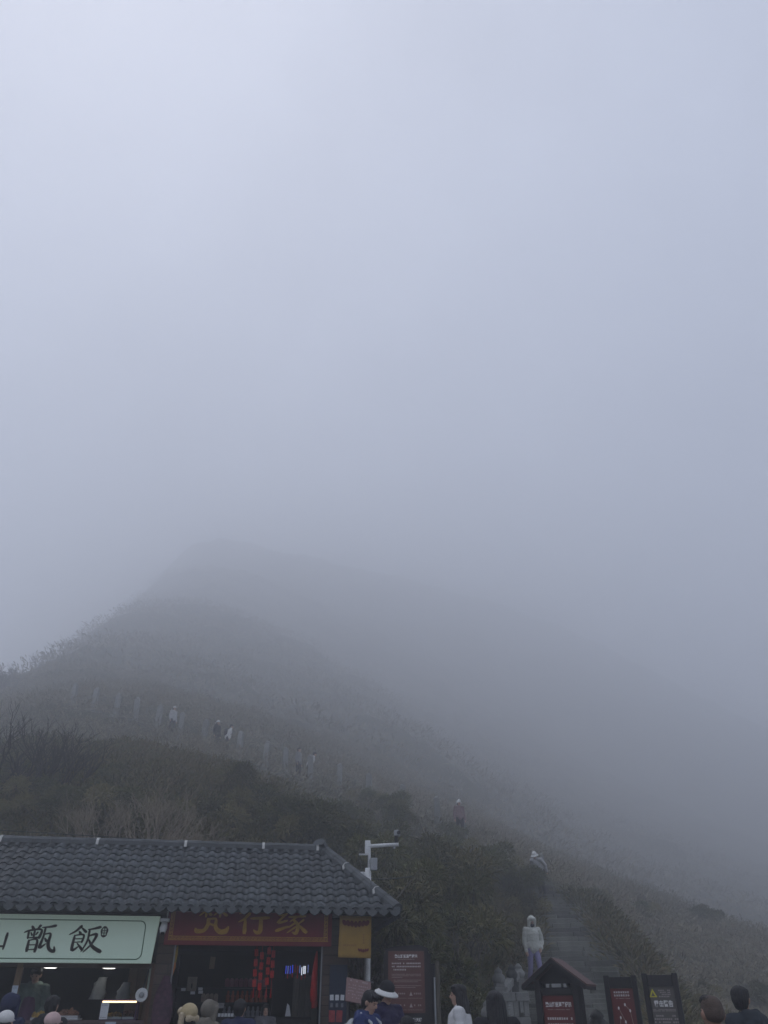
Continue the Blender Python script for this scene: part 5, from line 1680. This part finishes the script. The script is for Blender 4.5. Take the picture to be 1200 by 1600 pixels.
            if hair == 'long':
                for x, y, zb, r0, r1 in ((0, 0.075, -0.42, 0.07, 0.055), (0.055, 0.055, -0.38, 0.055, 0.04), (-0.055, 0.055, -0.38, 0.055, 0.04)):
                    a, b = hp((x, y * 0.7, 0.06)), hp((x * 1.1, y + 0.03, -0.14))
                    c = b + Vector((0, 0.045, zb + 0.14))
                    capsule(mb, a, b, r0, r0 * 0.95)
                    capsule(mb, b, c, r0 * 0.95, r1)
                for q in (1, -1):
                    capsule(mb, hp((q * 0.07, 0.0, 0.12)), hp((q * 0.078, 0.01, -0.07)), 0.03, 0.026)
                hell(mb, (0.0, -0.03, 0.155), (0.07, 0.06, 0.032), 14, 8)
            if hair == 'bob':
                for q in (1, -1):
                    capsule(mb, hp((q * 0.062, -0.035, 0.14)), hp((q * 0.082, -0.02, 0.0)), 0.03, 0.026)
                    capsule(mb, hp((q * 0.082, -0.02, 0.0)), hp((q * 0.08, 0.01, -0.1)), 0.026, 0.024)
                hell(mb, (0, 0.06, -0.02), (0.085, 0.05, 0.09), 14, 8)
            remeshed(mb, 'hair', 0.0085, hm, body, 2, strand)
    # --- headgear
    def hat_part(mb, name, m, vox=0.009, disp=None):
        return remeshed(mb, name, vox, m, body, 2, disp)
    if hat == 'bucket':
        mb = MB()
        hell(mb, (0, 0.012, 0.13), (0.094, 0.112, 0.085), 18, 10)
        hell(mb, (0, 0.012, 0.10), (0.098, 0.114, 0.05), 18, 8)
        hat_part(mb, 'hat_crown', hat_m)
        m2 = MB()
        m2.lathe([(0.098, 0.10), (0.15, 0.065), (0.152, 0.05), (0.098, 0.085)], seg=24)
        m2.v = [tuple(HM @ (Vector((v[0], v[1] * 1.12 + 0.01, v[2])))) for v in m2.v]
        m2.build('hat_brim', hat2_m or hat_m, body, smooth=True)
    if hat == 'cap':
        mb = MB()
        hell(mb, (0, 0.012, 0.118), (0.092, 0.108, 0.082), 18, 10)
        hat_part(mb, 'cap_crown', hat_m)
        m2 = MB()
        hell(m2, (0, -0.12, 0.1), (0.072, 0.07, 0.012), 16, 6, (R(10), 0, 0))
        m2.build('cap_peak', hat2_m or hat_m, body, smooth=True)
    if hat == 'trapper':
        fuzz = lambda co: 0.007 * (vnoise(co[:, 0] * 55, co[:, 2] * 55 + co[:, 1] * 40, 8) - 0.4)
        mb = MB()
        hell(mb, (0, 0.02, 0.12), (0.092, 0.106, 0.092), 18, 10)
        hat_part(mb, 'hat_crown', hat_m, 0.01)
        mb = MB()
        hell(mb, (0, -0.085, 0.125), (0.076, 0.036, 0.05), 16, 8)
        hat_part(mb, 'fur_flap', hat2_m or hat_m, 0.008, fuzz)
        for q in (1, -1):
            mb = MB()
            capsule(mb, hp((q * 0.09, 0.01, 0.09)), hp((q * 0.09, 0.0, -0.07)), 0.036, 0.034)
            hat_part(mb, 'ear_flap', hat2_m or hat_m, 0.009, fuzz)
        mb = MB()
        capsule(mb, hp((-0.06, 0.085, 0.06)), hp((0.06, 0.085, 0.06)), 0.036, 0.036)
        hat_part(mb, 'neck_flap', hat2_m or hat_m, 0.009, fuzz)
    if hat == 'hoodup':
        mb = MB()
        hell(mb, (0, 0.035, 0.10), (0.115, 0.115, 0.125), 18, 10)
        hell(mb, (0, -0.03, 0.16), (0.10, 0.10, 0.055), 18, 8)
        for q in (1, -1):
            capsule(mb, hp((q * 0.085, -0.02, 0.12)), hp((q * 0.07, 0.0, -0.06)), 0.045, 0.055)
        hat_part(mb, 'hood', hat_m, 0.01)
        mb = MB()
        hell(mb, (0, -0.07, -0.005), (0.062, 0.035, 0.055), 14, 8)
        hat_part(mb, 'face_mask', hat2_m or hat_m, 0.008)
    if bag:
        mb = MB()
        c = up((0, 0.2, 1.2))
        n0 = len(mb.v)
        mb.ell(c, (0.15, 0.085, 0.21), 14, 10)
        mb.box(tuple(c + Vector((-0.12, -0.07, -0.18))), tuple(c + Vector((0.12, 0.06, 0.15))))
        b = remeshed(mb, 'backpack', 0.014, bag, body, 3)
        for q in (1, -1):
            pts = [up((0.1 * q, 0.15, 1.36)), up((0.115 * q, 0.03, 1.475 * 0.995)), up((0.12 * q, -0.13, 1.38)), up((0.125 * q, -0.165, 1.2)), up((0.14 * q, -0.03, 1.08)), up((0.1 * q, 0.14, 1.06))]
            MB().tube(pts, 0.019, 6).build('strap', bag, b, smooth=True)
    return body

def gz(x, y):
    return float(ground_h(np.array([x]), np.array([y]))[0])
def pz(x, y):
    d, z, w = path_info(np.array([x]), np.array([y]))
    return float(z[0]) + 0.03

NAVY = cloth('navy', (0.016, 0.022, 0.06))
BLACKC = cloth('black', (0.014, 0.014, 0.017))
WHITEC = cloth('white', (0.62, 0.62, 0.60), 0.08)
FUR = mat('beige fleece', (0.46, 0.38, 0.26), rough=0.95, var=0.2, scale=30, bump=0.6, bscale=90)
SUEDE = mat('cream suede', (0.42, 0.34, 0.20), rough=0.9, var=0.12, scale=9, bump=0.3, bscale=50)
HOLD = {1: ((0.24, -0.08, 1.14), (0.10, -0.30, 1.22)), -1: ((-0.24, -0.08, 1.14), (-0.08, -0.30, 1.22))}
PL = 0.03
person('person in a beige fleece trapper hat and purple scarf before the souvenir stall', (-2.0, 9.4, PL), -125, 1.53, top_m=cloth('purple', (0.05, 0.03, 0.12)), hat='trapper', hat_m=SUEDE, hat2_m=FUR, hair='short', coat=1.1)
person('dark haired woman facing out from inside the souvenir stall', BW(1.83, 0.28, FL), 10, 1.20 * 1.0, top_m=cloth('grey', (0.12, 0.12, 0.13)), hair='bob', head_pitch=6, lean=-4)
person('person in a navy jacket with black hair browsing at the souvenir stall', (-2.05, 13.0, PL), 168, 1.62, top_m=NAVY, hair='short', coat=1.15, head_pitch=10)
person('person in a grey hooded coat bending beside the navy jacket', (-2.46, 12.4, PL), 150, 1.60, top_m=cloth('taupe', (0.14, 0.125, 0.10)), hair='short', lean=14, hood=True, hat='hoodup', hat_m=cloth('taupe', (0, 0, 0)))
person('man in a blue jacket with a pale shoulder bag looking down at his hands', (-0.24, 11.6, PL), 62, 1.70, top_m=cloth('blue', (0.02, 0.035, 0.12)), hair='short', head_pitch=18, lean=4, arms=HOLD, bag=cloth('pale grey bag', (0.40, 0.42, 0.42)), hood=True, coat=1.08, voxel=0.009)
person('tall person in a black bucket hat with a white brim reading a phone', (0.02, 12.7, PL), 38, 1.82, top_m=cloth('dark violet', (0.018, 0.014, 0.05)), hair='short', hat='bucket', hat_m=BLACKC, hat2_m=WHITEC, head_pitch=16, arms=HOLD, coat=1.12, voxel=0.009)
person('woman with long black hair in a white puffer jacket looking left', (1.07, 13.0, PL), -98, 1.80, top_m=cloth('white puffer', (0.60, 0.60, 0.60), 0.06), hair='long', puffer=0.006, coat=1.02, voxel=0.009)
person('woman with long black hair in a black coat seen from behind', (1.22, 10.0, PL), 186, 1.665, top_m=BLACKC, hair='long', coat=1.1)
person('man with a close cropped head seen from behind at the right', (2.22, 6.2, PL), 186, 1.575, top_m=cloth('charcoal', (0.03, 0.03, 0.034)), hair='crop', skin=M_SKIN2, voxel=0.009, head_pitch=-2)
person('man with short black hair in a dark hooded jacket at the far right', (3.78, 9.6, PL), 205, 1.70, top_m=cloth('dark teal', (0.018, 0.024, 0.032)), hair='short', hood=True, head_yaw=-62, coat=1.2, voxel=0.009)
person('person seen only by a dark crown of hair below the tall notice board', (0.24, 9.6, PL), 175, 1.435, top_m=BLACKC, hair='short')
person('customer in dark navy with the hood up left of the food counter', (-5.0, 12.2, PL), 176, 1.655, top_m=NAVY, hair='short', hat='hoodup', hat_m=NAVY, hood=True)
person('second customer in black with dark hair before the glass food case', (-4.43, 12.2, PL), 170, 1.655, top_m=BLACKC, hair='short', hood=True)
person('person in a white cap at the bottom left before the food counter', (-3.78, 9.2, PL), 185, 1.48, top_m=cloth('white coat', (0.5, 0.5, 0.5)), hair='short', hat='cap', hat_m=WHITEC)
person('person in a pale pink cap before the glass food case', (-3.31, 9.2, PL), 178, 1.465, top_m=cloth('dusty pink', (0.30, 0.20, 0.20)), hair='short', hat='cap', hat_m=cloth('pale pink', (0.55, 0.40, 0.38)))
person('food vendor in a grey green jacket and purple apron behind the counter', BW(-2.15, 0.95, FL), 8, 1.74, top_m=cloth('grey green', (0.12, 0.165, 0.145)), hair='short', hood=True, head_pitch=14, arms={1: ((0.28, -0.05, 1.12), (0.17, -0.24, 0.98)), -1: ((-0.28, -0.05, 1.12), (-0.17, -0.24, 0.98))}, coat=1.12)
ap = MB()
capsule(ap, (0, -0.115, 1.2), (0, -0.125, 0.95), 0.115, 0.14)
remeshed(ap, 'apron', 0.014, cloth('plum apron', (0.10, 0.05, 0.10)), bpy.data.objects['food_vendor'] if 'food_vendor' in bpy.data.objects else [o for o in bpy.data.objects if o.get('label', '').startswith('food vendor')][0])

# walkers on the stairs and the upper path
FAR = 'walkers in the mist'
x, y = 4.05, 24.0
person('walker in a pale hooded jacket and lilac trousers coming down the stairs', (x, y, pz(x, y)), 12, 1.66, top_m=cloth('pale grey green', (0.50, 0.51, 0.46), 0.06), legs_m=cloth('lilac', (0.22, 0.20, 0.36), 0.08), hair='none', hat='hoodup', hat_m=cloth('pale grey green', (0, 0, 0)), hat2_m=cloth('dark mask', (0.04, 0.04, 0.05)), head_pitch=14, stride=0.22, lean=4, coat=1.08, group=FAR, voxel=0.012,
       arms={1: ((0.30, 0.06, 1.13), (0.20, -0.08, 0.95)), -1: ((-0.225, 0.03, 1.11), (-0.205, -0.03, 0.88))})
PINK = cloth('dull pink', (0.20, 0.13, 0.14))
for lab, xq, dy, face, kw in (
    ('misty walker with a white hat and black clothes on the upper path', -9.35, 0.0, 60, dict(top_m=BLACKC, hat='bucket', hat_m=WHITEC, hair='short')),
    ('misty walker in white with a black backpack on the upper path', -8.65, -0.2, 115, dict(top_m=WHITEC, hair='short', bag=BLACKC, lean=14)),
    ('faint walker in a pale top furthest left on the upper path', -12.2, 0.0, 60, dict(top_m=cloth('pale', (0.42, 0.42, 0.42)), hat='cap', hat_m=WHITEC, hair='short')),
    ('misty walker in grey on the middle of the path', -4.55, 0.0, 70, dict(top_m=cloth('mid grey', (0.2, 0.2, 0.2)), hair='short')),
    ('misty walker in a white top leaning forward on the middle of the path', -3.95, -0.1, 100, dict(top_m=WHITEC, hair='short', lean=26)),
    ('misty walker in a pink jacket and white hat where the path bends', 3.45, 0.0, 20, dict(top_m=PINK, hat='bucket', hat_m=WHITEC, hair='short')),
    ('misty walker in a white hat with a pale coat just above the stairs', 6.0, 0.0, -30, dict(top_m=cloth('pale', (0.42, 0.42, 0.42)), hat='bucket', hat_m=WHITEC, hair='short', lean=48)),
):
    if xq < 2.5:
        yy, zz = along(xq)
    else:
        yy = 37.1 if xq < 4 else 32.3
        zz = pz(xq, yy)
    yy += dy
    person(lab, (xq, yy, pz(xq, yy)), face, 1.7, voxel=0.016, group=FAR, features=False, stride=0.1, **kw)

# ------------------------------------------------------------------ the fog itself: one closed box of even air
def build_haze():
    mb = MB().box((-172, -92, -1.0), (362, 742, 210))
    o = mb.build('haze')
    m = bpy.data.materials.new('fog')
    m.use_nodes = True
    n, l = m.node_tree.nodes, m.node_tree.links
    n.clear()
    out = n.new('ShaderNodeOutputMaterial')
    v = n.new('ShaderNodeVolumePrincipled')
    v.inputs['Color'].default_value = (0.970, 0.980, 1.0, 1)
    v.inputs['Density'].default_value = FOG
    v.inputs['Anisotropy'].default_value = GA
    l.new(v.outputs[0], out.inputs['Volume'])
    o.data.materials.append(m)
    return tag(o, 'thin grey mountain fog filling the air', None, kind='stuff')
FOG, GA = 0.0093, 0.72
build_haze()
